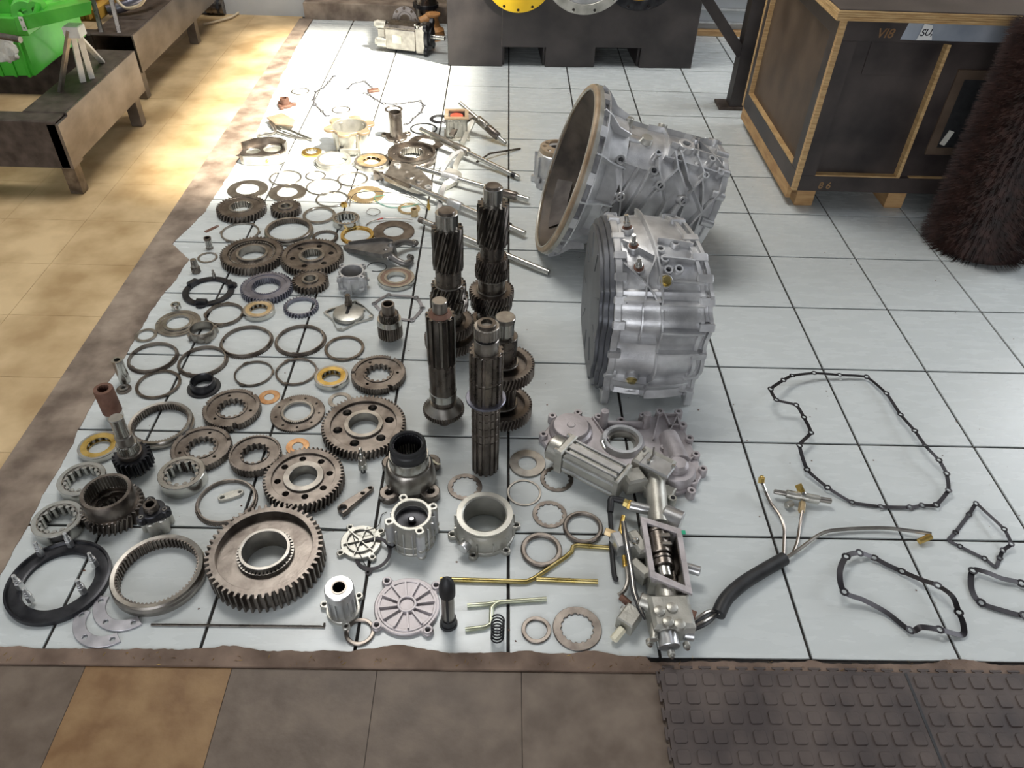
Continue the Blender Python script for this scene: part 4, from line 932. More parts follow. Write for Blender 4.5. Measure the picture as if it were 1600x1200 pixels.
# square casting with red plastic
t = thing('square_casting', 'square cast box with red plastic inside, standing at the back near the shift rods', 'housing', at0(714, 212, 0), .05)
b = MB(); w2 = .05; H_ = .10
b.box(-w2, w2, -w2, -w2 + .008, 0, H_, .001).box(-w2, w2, w2 - .008, w2, 0, H_, .001).box(-w2, -w2 + .008, -w2, w2, 0, H_, .001).box(w2 - .008, w2, -w2, w2, 0, H_, .001).box(-w2, w2, -w2, w2, 0, .01)
b.build('box_wall', alu_y, t)
MB().plate([[(-w2 - .006, -w2 - .006), (w2 + .006, -w2 - .006), (w2 + .006, w2 + .006), (-w2 - .006, w2 + .006)], [(-w2 + .012, -w2 + .012), (w2 - .012, -w2 + .012), (w2 - .012, w2 - .012), (-w2 + .012, w2 - .012)]], H_, H_ + .008, .001).build('rim', alu_tan, t)
for x in (-.03, -.01, .012, .032): MB().box(x, x + .004, -w2 - .006, -w2, .01, H_ - .01).build('rib', alu_y, t)
MB().cyl(.03, .06, .098, 24).build('plastic_insert', red, t)
MB().box(-w2 - .01, w2 + .01, -w2 - .012, w2, 0, .012, .002).build('foot', alu_y, t)
# steel shift fork (front)
t = thing('shift_fork', 'heavy grey steel shift fork with two claws, right of the large holed gear', 'fork', (0, 0, 0))
def poly3(pl, th, m, name, t):
    Q = [G(*p) for p in pl]; n = len(Q); V = Q + [p - Vector((0, 0, th)) for p in Q]
    return MB().add([tuple(v) for v in V], [tuple(range(n)), tuple(range(n, 2 * n))[::-1]] + [(i, i + n, (i + 1) % n + n, (i + 1) % n) for i in range(n)]).build(name, m, t)
fs = mat('cast steel grey', (.15, .14, .135), (.26, .25, .24), .8, .42, .1, 20, .2)
poly3([(536, 385, .012), (545, 379, .014), (602, 372, .055), (616, 378, .06), (612, 396, .05), (598, 400, .045), (545, 391, .014)], .010, fs, 'fork_arm', t)
MB().strip([G(545, 381, .014), G(600, 374, .055), G(614, 378, .06)], (0, 0, 1), .004, .010).build('rib', fs, t)
MB().strip([G(543, 391, .012), G(598, 401, .042), G(612, 396, .05)], (0, 0, 1), .004, .010).build('rib', fs, t)
p = G(612, 392, .03); MB().at((p.x, p.y, 0)).solid([(.016, 0), (.020, .02), (.016, .045), (.012, .058), (.006, .066)], 24).build('pivot_tower', fs, t)
MB().tube(smooth([G(614, 384, .04), G(630, 378, .035), G(645, 381, .02), G(648, 385, .012)], 5), [.014, .014, .013, .013, .012, .012, .012, .012, .012, .012, .011, .011, .011, .011, .010, .010], 12).build('upper_claw', fs, t)
MB().tube(smooth([G(610, 400, .035), G(622, 408, .025), G(634, 412, .018), G(643, 406, .014)], 5), [.015, .014, .013, .013, .012, .012, .012, .012, .012, .012, .012, .012, .011, .011, .010, .010], 12).build('lower_claw', fs, t)
for q in ((648, 379, .022), (641, 402, .02)): p = G(*q); MB().at(p, (1.2, 0, .5)).cyl(.0115, -.008, .012, 18).cyl(.006, .01, .016, 14).build('roller_pin', steel_l, t)
a, b = G(606, 402, .02), G(603, 388, .05); MB().tube([a, b], .010, 16).build('pivot_bolt', steel_l, t); MB().tube([a - (b - a) * .25, a], [.005, .006], 12).build('bolt_end', steel_b, t)
# silver pump cover behind bell
t = thing('pump_cover', 'ribbed silver pump cover casting standing left of the open bell housing', 'housing', at0(866, 284, 0), .2)
t.scale = (1, 1, 1.3)
o_, cs = bossed(.078, 7, .014, .2, .088)
MB().lathe([(.03, .01), (.03, .118), (.042, .12), (.075, .105), (.082, .09), (.086, .0), (.06, 0)], 56).build('cover_body', alu, t)
MB().plate([o_, circ(.034, 40)], .0, .02, .002).build('base_flange', alu, t)
MB().plate([circ(.07, 48, 0, 0), circ(.040, 40, .012, .018)] + [circ(.009, 14, -.05 * cos(a), .05 * sin(a)) for a in (.2, .9, 5.6)], .10, .124, .002).build('top_face', alu_tan, t)
for i in range(9): a = i * .7; MB().at((0, 0, 0), (0, 0, a)).box(.076, .09, -.003, .003, .005, .10).build('rib', alu, t)
for i in range(4): a = 3.6 + i * .35; MB().at((.09 * cos(a), .09 * sin(a), 0)).cyl(.010, .0, .035, 14).build('bolt_boss', alu, t)
# ================================================================ gearbox housings
def casemesh(P, ths, ts):
    V = []; F = []; n = len(ths); k = len(ts)
    for t_ in ts:
        for th in ths: V.append(tuple(P(th, t_)))
    for i in range(k - 1):
        for j in range(n):
            j2 = (j + 1) % n; F.append((i * n + j, i * n + j2, (i + 1) * n + j2, (i + 1) * n + j))
    return V, F
def nrm(P, th, t_):
    e = .01; a = P(th + e, t_) - P(th - e, t_); b = P(th, t_ + e) - P(th, t_ - e); return a.cross(b).normalized()
def srib(P, path, w_, h, parent, m, name='rib', seg=5):
    Q = []; U = []
    for (a, b), (c, d) in zip(path, path[1:]):
        for i in range(seg):
            u = i / seg; Q.append((a + (c - a) * u, b + (d - b) * u))
    Q.append(path[-1]); pts = [P(*q) for q in Q]; c0 = sum((P(x, .5) for x in (0, pi / 2, pi, 3 * pi / 2)), Vector()) / 4
    for q, p in zip(Q, pts):
        n = nrm(P, *q)
        if n.dot(p - c0) < 0: n = -n
        U.append(n)
    return MB().strip(pts, U, w_, h).build(name, m, parent)
def sboss(P, th, t_, r, h, parent, m, hole=True, name='bolt_boss', sink=.01):
    p = P(th, t_); n = nrm(P, th, t_); c0 = P(th, t_) * 0 + sum((P(x, t_) for x in (0, pi / 2, pi, 3 * pi / 2)), Vector()) / 4
    if n.dot(p - c0) < 0: n = -n
    M = Matrix.Translation(p) @ n.to_track_quat('Z', 'Y').to_matrix().to_4x4()
    b = MB().mx(M)
    if hole: b.lathe([(r * .55, h - r), (r * .55, h), (r * .92, h), (r, h - .002), (r * 1.05, -sink), (r * .55, -sink)], 20)
    else: b.solid([(r * 1.05, -sink), (r, h - .002), (r * .9, h)], 20)
    o = b.build(name, m, parent)
    if hole: MB().mx(M).cyl(r * .58, -sink, max(.001, h - r * .9), 14).build('dark_hole_plug', black, o)  # black plug in the boss, its colour stands for the shade deep inside
    return M
# ---- bell housing with main case
C0 = Vector((.1888, 1.3908, .2945)); E_ = .2976
dv = Vector((cos(E_), -.013, -sin(E_))).normalized(); uv = Vector((sin(E_), 0, cos(E_))); yv = dv.cross(uv).normalized(); uv = yv.cross(dv).normalized()
MB_ = Matrix((uv, yv, dv)).transposed().to_4x4(); 
t = thing('bell_housing', 'big open silver gearbox bell housing lying with its wide mouth to the left', 'housing', C0)
t.rotation_euler = MB_.to_euler(); root = t
MB().lathe([(.285, 0), (.285, .012), (.292, .020), (.299, .016), (.302, .004), (.298, 0)], 120).build('mouth_rim', alu_tan, t)
MB().lathe([(.280, .0025), (.2862, .0005), (.2862, -.0015), (.283, -.002)], 120).build('bright_lip', alu_y, t)
MB().lathe([(.285, .008), (.285, .024), (.305, .028), (.306, .014)], 120).build('flange_back', alu_y, t)
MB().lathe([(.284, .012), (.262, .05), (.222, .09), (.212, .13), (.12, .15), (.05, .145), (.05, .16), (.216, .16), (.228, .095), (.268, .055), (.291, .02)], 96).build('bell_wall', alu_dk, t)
MB().lathe([(.285, .046), (.285, .051), (.304, .051), (.304, .046)], 96).build('outer_band', alu, t)
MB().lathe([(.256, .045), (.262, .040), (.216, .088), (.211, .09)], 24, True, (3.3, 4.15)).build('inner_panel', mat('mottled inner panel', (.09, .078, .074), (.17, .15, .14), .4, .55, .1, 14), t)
MB().cyl(.052, .12, .155, 24).build('bearing_bore', steel_d, t)
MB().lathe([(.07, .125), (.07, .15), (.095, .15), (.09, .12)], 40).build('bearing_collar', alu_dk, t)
# flat paler panel inside, lower left
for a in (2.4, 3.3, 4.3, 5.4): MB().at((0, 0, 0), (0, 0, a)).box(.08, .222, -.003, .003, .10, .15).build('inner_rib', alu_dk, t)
MB().lathe([(.292, .018), (.272, .052), (.232, .094), (.222, .15), (.230, .15), (.238, .09), (.278, .055), (.30, .024)], 96).build('bell_cone', alu, t)
for i in range(12):
    a = i * pi / 6 + .12
    MB().mx(Matrix.Rotation(a, 4, 'Z')).box(.289, .306, -.019, .019, .022, .050, .004).build('bolt_pad', alu, t)
    MB().mx(Matrix.Rotation(a + .26, 4, 'Z')).strip([(.290, 0, .02), (.276, 0, .05), (.240, 0, .09), (.226, 0, .14)], (1, 0, .4), .007, .026).build('rib', alu, t)
L0, L1 = .12, .505
def sec(th, up, dn, w_, p):
    c, s = cos(th), sin(th)
    x = (up if c > 0 else dn) * (abs(c) ** p) * (1 if c > 0 else -1); y = w_ * (abs(s) ** p) * (1 if s > 0 else -1); return x, y
def PB(th, u):
    s = L0 + (L1 - L0) * u; up = .205 + .032 * u; dn = .205 - .062 * u; w_ = .205 + .0 * u
    x, y = sec(th, up, dn, w_, .82); k_ = 1 + .03 * cos(5 * th) * (1 - abs(2 * u - 1)); return Vector((x * k_, y * k_, s))
ths = [2 * pi * i / 96 for i in range(96)]
MB().add(*casemesh(PB, ths, [i / 16 for i in range(17)])).build('main_case', alu, t)
def out_at(P, u, grow=0, n=96):
    r = []
    for i in range(n):
        p = P(2 * pi * i / n, u); l = math.hypot(p.x, p.y); r.append((p.x * (l + grow) / l, p.y * (l + grow) / l))
    return r
MB().plate([out_at(PB, 1, .012)], L1 - .012, L1 + .01, .002).build('rear_flange', alu, t)
MB().at((.05, .02, 0)).lathe([(.06, L1), (.06, L1 + .022), (.095, L1 + .022), (.1, L1)], 48).build('rear_bore_collar', alu_m, t)
for i in range(15):
    th = i * 2 * pi / 15 + .1; p = PB(th, 1); l = math.hypot(p.x, p.y)
    if p.x < -.09: continue
    MB().at((p.x * (l + .008) / l, p.y * (l + .008) / l, 0)).cyl(.015, L1 - .035, L1 + .011, 16).build('bolt_column', alu, t)
d2 = math.radians
# long rail and lattice
srib(PB, [(d2(98), 0.02), (d2(104), .98)], .009, .022, t, alu, 'long_rail', 14)
srib(PB, [(d2(101), 0.02), (d2(108), .98)], .006, .022, t, alu, 'long_rail', 14)
srib(PB, [(d2(46), .0), (d2(48), .24), (d2(47), .34)], .007, .02, t, alu, 'long_rail', 6)
lat = [[(48, .30), (98, .20)], [(48, .02), (75, .12), (92, .02)], [(75, .12), (48, .2)], [(75, .12), (98, .22)], [(96, .28), (60, .42), (40, .55)], [(48, .38), (70, .52), (100, .5)], [(40, .55), (62, .68), (102, .72)],
       [(100, .5), (66, .66), (40, .8)], [(44, .78), (70, .86), (104, .92)], [(102, .72), (70, .86), (50, .98)], [(30, .35), (48, .38)], [(22, .5), (40, .55)], [(20, .7), (40, .8)],
       [(107, .1), (125, .2), (140, .3)], [(140, .1), (125, .2), (108, .32)], [(125, .2), (125, .4)], [(60, .42), (82, .34), (98, .38)], [(62, .68), (84, .6)], [(20, .55), (48, .66), (70, .86)], [(108, .32), (125, .4), (142, .5)], [(108, .55), (125, .4), (140, .28)], [(108, .55), (125, .66), (142, .72)], [(108, .78), (125, .66)]]
for pth in lat: srib(PB, [(d2(a), b) for a, b in pth], .0075, .032, t, alu)
for a, b in ((47, .02), (49, .33), (88, .04), (93, .12), (98, .22), (76, .12), (66, .66), (60, .42), (40, .8), (30, .34)):
    sboss(PB, d2(a), b, .0165 if a > 40 else .013, .036, t, alu_m if b < .35 else alu)
# top details: covers, smooth cylinder, flats
for a, b, r, h in ((12, .25, .02, .02), (-18, .45, .016, .03), (8, .62, .03, .02), (20, .85, .014, .028), (-25, .72, .02, .02), (-8, .1, .018, .03)):
    sboss(PB, d2(a), b, r, h, t, alu_y if b < .5 else alu, b > .3)
MB().mx(Matrix.Translation((.17, .045, 0))).cyl(.045, .13, .32, 28).build('round_cast_duct', alu_m, t)
MB().mx(Matrix.Translation((.195, -.02, 0))).box(-.02, .02, -.05, .05, .34, .46, .004).build('top_pad', alu_m, t)
for pth in ([(10, .48), (14, .98)], [(-10, .3), (-14, .98)], [(28, .42), (32, .98)], [(-30, .1), (-34, .98)], [(-34, .45), (30, .45)], [(-34, .75), (30, .72)], [(-30, .45), (-5, .74), (26, .98)], [(28, .5), (0, .72), (-28, .98)]):
    srib(PB, [(d2(a), b) for a, b in pth], .006, .02, t, alu)
for a, b in ((-14, .98), (32, .96), (-33, .96), (0, .74)): sboss(PB, d2(a), b - .02, .013, .026, t, alu)
# ---- rear case standing in front
R0 = Vector((.262, .700, .2255))
Mr = Matrix((Vector((0, 0, 1)), Vector((0, -1, 0)), Vector((1, 0, 0)))).transposed().to_4x4()
t = thing('rear_gearbox_case', 'silver ribbed gearbox case standing on edge in front of the bell housing', 'housing', R0); t.rotation_euler = Mr.to_euler()
def PR(th, u):
    x, y = sec(th, .215, .218, .222, .8 if cos(th) > 0 else .8 + .38 * cos(th))
    wv = .008 * math.cos(14 * th) if .9 < th < 3.1 else 0
    l = math.hypot(x, y); bul = .012 * sin(pi * u)
    x, y = x * (l + wv + bul) / l, y * (l + wv + bul) / l
    return Vector((x, y, .03 + u * (.192 + .04 * y / .215 + .0 * x)))
MB().add(*casemesh(PR, [2 * pi * i / 160 for i in range(160)], [i / 12 for i in range(13)])).build('case_wall', alu, t)
p0 = [(p[0], p[1]) for p in out_at(PR, 0, .012)]
MB().plate([p0, [(x * .86, y * .86) for x, y in p0]], .012, .032, .002).build('front_flange', alu, t)
spg = mat('bluish grey casting', (.09, .095, .105), (.19, .195, .21), .6, .45, .1, 10, .2)  # dark bluish grey for the closed left end of the case
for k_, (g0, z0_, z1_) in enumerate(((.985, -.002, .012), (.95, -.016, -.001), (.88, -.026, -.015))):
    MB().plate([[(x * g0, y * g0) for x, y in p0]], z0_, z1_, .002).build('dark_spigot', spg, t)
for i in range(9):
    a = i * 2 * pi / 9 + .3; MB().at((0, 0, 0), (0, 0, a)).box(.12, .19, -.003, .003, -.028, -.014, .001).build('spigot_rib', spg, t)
def endring(g0, g1, z0, z1, name):
    V = []; F = []; n = 120
    for i in range(n):
        th = 2 * pi * i / n; p = PR(th, 1); l = math.hypot(p.x, p.y)
        for g, z in ((g0, z0), (g1, z0), (g1, z1), (g0, z1)): V.append((p.x * (l + g) / l, p.y * (l + g) / l, p.z + z))
    for i in range(n):
        j = (i + 1) % n
        for q in range(4): q2 = (q + 1) % 4; F.append((i * 4 + q, j * 4 + q, j * 4 + q2, i * 4 + q2))
    MB().add(V, F).build(name, alu, t)
endring(-.02, .012, -.016, -.006, 'end_flange'); endring(-.02, .012, .008, .018, 'end_flange'); endring(-.05, -.002, -.006, .008, 'end_wall')
V = [tuple(PR(2 * pi * i / 96, 1) * 1.0 + Vector((0, 0, .004))) for i in range(96)]
MB().add(V, [tuple(range(96))]).build('end_plate', alu, t)
for i in range(20):
    th = i * 2 * pi / 20 + .08; p = PR(th, 1); l = math.hypot(p.x, p.y)
    MB().mx(Matrix.Translation((p.x * (l + .004) / l, p.y * (l + .004) / l, p.z)) @ Matrix.Rotation(math.atan2(p.y, p.x), 4, 'Z')).box(-.012, .012, -.011, .011, -.022, .022, .003).build('bolt_block', alu, t)
    p = PR(th, 0); l = math.hypot(p.x, p.y)
    MB().mx(Matrix.Translation((p.x * (l + .002) / l, p.y * (l + .002) / l, .022)) @ Matrix.Rotation(math.atan2(p.y, p.x), 4, 'Z')).box(-.010, .014, -.011, .011, -.014, .022, .003).build('bolt_block', alu, t)
srib(PR, [(-.5, .40), (d2(60), .46), (d2(100), .48), (d2(125), .44), (d2(178), .42)], .006, .02, t, alu, 'centre_band', 14)
for a in (58, 78, 92, 118, 132): srib(PR, [(d2(a), .46), (d2(a + 1), .96)], .006, .025, t, alu, 'rib', 8)
for a in (56, 86, 116, 140): srib(PR, [(d2(a), .03), (d2(a), .44)], .006, .024, t, alu, 'rib', 8)
for pth in ([(30, .03), (48, .3), (60, .44)], [(28, .4), (40, .3), (60, .26), (84, .24)], [(44, .46), (45, .96)], [(10, .5), (12, .96)], [(26, .5), (27, .9)], [(150, .1), (140, .4)], [(150, .5), (150, .96)], [(10, .05), (25, .4)]):
    srib(PR, [(d2(a), b) for a, b in pth], .0055, .018, t, alu)
for a, b in ((18, .5), (26, .53), (35, .55), (34, .68), (12, .72)): sboss(PR, d2(a), b, .013, .012, t, alu)
for a, b in ((0, .14), (16, .17), (34, .20)):
    M = sboss(PR, d2(a), b, .017, .016, t, alu, False, 'stud_boss'); 
    MB().mx(M).cyl(.014, .015, .018, 18).build('rusty_washer', rust, t); MB().mx(M).cyl(.0065, .016, .055, 14).plate([circ(.0105, 6)], .022, .034, .001).build('threaded_stud', steel_b, t)
for a, b in ((44, .50), (113, .26)):
    M = sboss(PR, d2(a), b, .020, .014, t, alu, False, 'plug_boss'); MB().mx(M).cyl(.0155, .013, .017, 20).plate([circ(.0125, 6)], .016, .026, .0012).build('brass_plug', zincy, t)
MB().mx(Matrix.Translation((-.05, .10, 0))).cyl(.010, .24, .315, 18).build('stub_shaft', steel_b, t)
for q in (.02, .265): MB().mx(Matrix.Translation((-.205, .215, q))).box(-.018, .035, -.03, .010, -.012, .012, .003).build('foot', alu, t)
# ---- flat cover plate lying behind the valve assembly
t = thing('rear_cover_plate', 'flat purplish cast cover plate with many bolt ears lying behind the valve assembly', 'cover', at0(970, 705), 0)
o3 = t.location.copy()
def L2(px, py, z=.012): g = G(px, py, z) - o3; return (g.x, g.y)
ears = [(849, 680), (863, 651), (903, 646), (935, 652), (970, 658), (1005, 650), (1031, 644), (1060, 645), (1067, 665), (1077, 686), (1087, 711), (1098, 734), (1083, 753), (1038, 700), (1080, 768)]
outl = [(846, 690), (850, 675), (866, 655), (900, 647), (935, 655), (970, 660), (1005, 655), (1035, 646), (1060, 650), (1070, 672), (1080, 695), (1092, 722), (1096, 745), (1086, 762), (1060, 772), (1030, 774), (1000, 768), (960, 752), (930, 735), (900, 720), (862, 706)]
cxp = L2(972, 692)
MB().plate([[L2(*p) for p in outl], circ(.046, 48, *cxp)], 0, .014, .003).build('cast_plate', alu_p, t)
for e in ears:
    x, y = L2(*e, .02); MB().at((x, y, 0)).lathe([(.0055, 0), (.0055, .026), (.011, .026), (.012, .024), (.0125, 0)], 20).cyl(.006, 0, .012, 12).build('bolt_ear', alu_p, t)
MB().at((*cxp, 0)).lathe([(.045, .004), (.045, .030), (.055, .030), (.058, .026), (.062, .012), (.062, .004)], 56).build('bore_collar', alu, t)
MB().at((*cxp, 0)).lathe([(.034, 0), (.036, .016), (.0455, .016), (.0455, 0)], 48).build('bore_step', steel_l, t)
x, y = L2(892, 668, .03); MB().at((x, y, 0)).solid([(.062, 0), (.060, .024), (.052, .030), (.051, .036), (.048, .040), (.012, .041), (.010, .043)], 56).build('round_dome', alu_p, t)
x, y = L2(1057, 735, .03); MB().at((x, y, 0)).solid([(.056, 0), (.052, .030), (.046, .040), (.030, .042), (.028, .055), (.02, .062), (.006, .063)], 48).build('round_dome', alu_p, t)
a = L2(1045, 680, .02); b = L2(1062, 725, .03); MB().tube([(a[0], a[1], .012), (b[0], b[1], .028)], [.028, .032], 20).build('cast_swelling', alu_p, t)
for e, h in (((941, 672), .075), ((1007, 670), .06)):
    x, y = L2(*e, .0); MB().at((x, y, 0)).solid([(.018, .008), (.012, .03), (.011, h)], 20).cyl(.005, h - .001, h + .001, 12).build('post', alu_p, t)
MB().box(L2(945, 668)[0], L2(1003, 668)[0], L2(970, 668)[1] - .004, L2(970, 668)[1] + .004, .01, .036, .001).build('cross_rib', alu_p, t)
for a, b in (((905, 648), (890, 700)), ((1030, 646), (1020, 690)), ((1060, 648), (1035, 700)), ((1085, 715), (1062, 735)), ((1040, 770), (1055, 740)), ((870, 655), (860, 700)), ((925, 655), (950, 690))):
    p, q = L2(*a), L2(*b); MB().strip([(*p, .012), (*q, .012)], (0, 0, 1), .004, .012).build('rib', alu_p, t)
x, y = L2(1050, 655, .01); MB().plate([[L2(1036, 650), L2(1058, 649), L2(1062, 668), L2(1044, 668)], [L2(1040, 652), L2(1056, 651), L2(1059, 666), L2(1046, 666)]], .012, .024, .001).build('oval_pocket', alu_p, t)
# ================================================================ valve / selector assembly
t = thing('valve_assembly', 'yellowish cast shift valve assembly with an open gate box and cylinder, lower middle', 'valve', at0(1010, 830), 0)
o3 = t.location.copy()
def K(px, py, z): return G(px, py, z) - o3
def obox(a, b, w_, h, m, name, bev=.002, parent=None):
    a, b = Vector(a), Vector(b); d = b - a; M = Matrix.Translation((a + b) / 2) @ d.to_track_quat('X', 'Z').to_matrix().to_4x4()
    return MB().mx(M).box(-d.length / 2, d.length / 2, -w_ / 2, w_ / 2, -h / 2, h / 2, bev).build(name, m, parent or t)
def otube(a, b, r, m, name, n=24, parent=None):
    a, b = Vector(a), Vector(b); d = b - a; M = Matrix.Translation(a) @ d.to_track_quat('Z', 'Y').to_matrix().to_4x4()
    return MB().mx(M).cyl(r, 0, d.length, n, .0015).build(name, m, parent or t)
a, b = K(890, 712, .055), K(968, 752, .055)
cy = obox(a, b, .070, .070, alu_y, 'cylinder_block', .006)
dd = (b - a).normalized(); sd = Vector((-dd.y, dd.x, 0)); 
for s_, z_ in ((-.024, .037), (0.0, .038), (.024, .037)):
    obox(a + sd * s_ + Vector((0, 0, z_)) - dd * 0, b + sd * s_ + Vector((0, 0, z_)), .006 if s_ else .02, .006, alu_m, 'cylinder_rib', .001)
for s_ in (-.016, .018): obox(a - sd * .036 + Vector((0, 0, s_)), b - sd * .036 + Vector((0, 0, s_)), .005, .008, alu_m, 'cylinder_rib', .001)
obox(a - dd * .022, a - dd * .002, .082, .080, alu_y, 'end_flange', .004)
otube(a - dd * .022, a - dd * .055, .036, alu_y, 'round_end_cap', 36); otube(a - dd * .054, a - dd * .060, .031, steel, 'end_cap_face', 36)
obox(b, b + dd * .012, .078, .076, alu_y, 'end_flange', .004)
for sy in (-.032, .032):
    for sz in (-.028, .034): otube(a - dd * .03 + sd * sy + Vector((0, 0, sz)), a - dd * .018 + sd * sy + Vector((0, 0, sz)), .006, steel_b, 'bolt', 6)
g_ = K(946, 700, .085); otube(g_, g_ + Vector((-.01, .012, .018)), .008, steel_b, 'air_fitting', 12)
obox(b + dd * .01, K(1003, 748, .05), .05, .05, alu_y, 'linking_neck', .006)
# turret
a2, b2 = K(996, 722, .05), K(1046, 748, .05)
obox(a2 + Vector((0, .01, 0)), b2 + Vector((0, .01, 0)), .07, .06, alu_y, 'turret_block', .006)
obox(K(1005, 716, .086), K(1050, 738, .086), .052, .010, alu_m, 'turret_cap', .003)
for q in ((1006, 705), (1052, 730), (1013, 722)): p = K(*q, .092); otube(p, p + Vector((0, 0, .008)), .006, steel_b, 'bolt', 6)
MB().tube([K(1012, 722, .09), K(1020, 712, .10), K(1022, 700, .09)], .0028, 7).build('thin_pipe', steel_l, t)
# spine tube
otube(K(1022, 735, .045), K(1030, 822, .045), .026, alu_y, 'spine_tube', 36)
for p, q, w_, h in (((985, 748), (1052, 776), .04, .03),): obox(K(*p, .03), K(*q, .03), w_, h, alu_y, 'mounting_flange', .004)
for q in ((1013, 762), (1051, 779), (992, 748)): x = K(*q, .045); otube(x - Vector((0, 0, .03)), x + Vector((0, 0, .004)), .011, alu_y, 'flange_boss', 20); otube(x + Vector((0, 0, .003)), x + Vector((0, 0, .005)), .006, black, 'dark_hole_plug', 14)  # black disc on each boss paints in the shade of a hole
otube(K(984, 790, .045), K(1018, 798, .045), .013, alu_m, 'side_port', 24)
otube(K(974, 785, .045), K(987, 790, .045), .011, zincy, 'brass_adapter', 6); otube(K(981, 788, .045), K(991, 792, .045), .013, brass, 'brass_adapter', 6)
MB().tube(smooth([K(975, 783, .045), K(962, 780, .045), K(955, 780, .045), K(954, 790, .040), K(953, 800, .034)], 4), .0085, 12).build('black_elbow', rubber, t)
MB().tube(smooth([K(953, 800, .032), K(955, 830, .02), K(956, 860, .012), K(960, 900, .008), K(965, 905, .006)], 5), .0062, 10).build('black_hose', rubber, t)
otube(K(1036, 806, .045), K(1064, 818, .045), .030, alu_m, 'side_bulge', 32)
# gate box: walled open frame
gx = [K(*q, .075) for q in ((1003, 811), (1062, 830), (1078, 925), (1018, 900))]   # far-left, far-right, near-right, near-left (top rim)
def wallq(p, q, th, m, name):
    p, q = Vector(p), Vector(q); p0, q0 = Vector((p.x, p.y, .004)), Vector((q.x, q.y, .004)); d = (q - p).normalized(); s = Vector((-d.y, d.x, 0)) * th
    V = [p, q, q0, p0, p + s, q + s, q0 + s, p0 + s]
    MB().add([tuple(v) for v in V], [(0, 1, 2, 3), (7, 6, 5, 4), (0, 4, 5, 1), (1, 5, 6, 2), (2, 6, 7, 3), (3, 7, 4, 0)]).build(name, m, t)
cc = sum(gx, Vector()) / 4
for i in range(4): wallq(gx[i], gx[(i + 1) % 4], -.006, alu_y, 'gate_wall')
rim_o = [(p.x + (p.x - cc.x) * .10, p.y + (p.y - cc.y) * .07) for p in gx]; rim_i = [(p.x - (p.x - cc.x) * .22, p.y - (p.y - cc.y) * .14) for p in gx]
MB().plate([rim_o, rim_i], .070, .079, .001).build('gate_rim', alu_p, t)
for i in range(4):
    p, q = Vector((*rim_o[i], 0)), Vector((*rim_o[(i + 1) % 4], 0)); pi_, qi = Vector((*rim_i[i], 0)), Vector((*rim_i[(i + 1) % 4], 0))
    for f in (.08, .5, .92):
        x = (p.lerp(q, f) + pi_.lerp(qi, f)) / 2; x.z = .0; MB().at((x.x, x.y, 0)).cyl(.0068, .058, .0795, 16).cyl(.0034, .079, .0801, 12).build('rim_boss', alu_p, t)
V = [Vector((p.x, p.y, .012)) for p in gx]; MB().add([tuple(v) for v in V], [(0, 1, 2, 3)]).build('gate_floor', steel_d, t)
# barrel inside
pa, pb = K(1025, 828, .05), K(1040, 905, .05)
otube(pa, pb, .019, steel_b, 'selector_shaft', 28)
for f0, f1, r in ((.05, .12, .026), (.14, .56, .0275), (.60, .66, .026), (.68, .80, .0265)): otube(pa.lerp(pb, f0), pa.lerp(pb, f1), r, steel_d, 'selector_drum', 32)
for f0, f1 in ((.22, .30), (.40, .46)): obox(pa.lerp(pb, f0) + Vector((.012, 0, .026)), pa.lerp(pb, f1) + Vector((.012, 0, .026)), .022, .008, steel_l, 'drum_lug', .001)
obox(K(1056, 850, .045), K(1062, 890, .045), .008, .05, steel, 'side_plate', .001)
# left side casting slopes
obox(K(985, 838, .035), K(1006, 872, .035), .03, .055, alu_y, 'side_casting', .006); obox(K(985, 880, .025), K(1012, 905, .025), .03, .04, alu_y, 'side_casting', .006)
otube(K(990, 845, .062), K(997, 847, .066), .009, steel_b, 'ball_plug', 18)
otube(K(1070, 886, .04), K(1094, 893, .04), .012, alu_m, 'sensor_stub', 20)
p = K(1068, 832, .08); MB().at(p).box(-.004, .005, -.004, .006, -.003, .001, .0005).build('green_mark', green_s, t)
# lower casting
otube(K(1040, 915, .04), K(1044, 945, .04), .026, alu_y, 'neck_tube', 32)
obox(K(1040, 940, .04), K(1052, 992, .04), .092, .066, alu_y, 'lower_block', .008)
for q in ((1030, 955), (1050, 950), (1044, 972), (1062, 976)): p = K(*q, .074); MB().at(p).solid([(.014, -.004), (.012, .004), (.006, .006)], 18).build('cast_bump', alu_y, t)
otube(K(1042, 990, .04), K(1046, 1012, .035), .024, alu_m, 'round_end_plug', 32)
for q in ((1014, 1000), (1072, 1005), (1048, 1018)): p = K(*q, .03); otube(p, p + Vector((0, -.012, .003)), .008, alu_y, 'ear_boss', 16); otube(p + Vector((0, -.010, .003)), p + Vector((0, -.018, .004)), .005, steel_b, 'bolt', 6)
otube(K(1000, 938, .045), K(1030, 950, .045), .018, alu_y, 'round_port', 28); otube(K(999, 937, .045), K(1001, 938, .045), .0185, steel_l, 'port_cap', 28)
otube(K(1022, 975, .05), K(1022, 1000, .05), .009, alu_y, 'side_rod', 16)
otube(K(1060, 960, .045), K(1078, 965, .045), .015, alu_y, 'outlet_neck', 24)
otube(K(1076, 962, .045), K(1086, 966, .045), .0165, rust, 'brown_hex_cap', 6)
otube(K(1068, 990, .03), K(1084, 992, .03), .015, alu_m, 'hose_collar', 24)
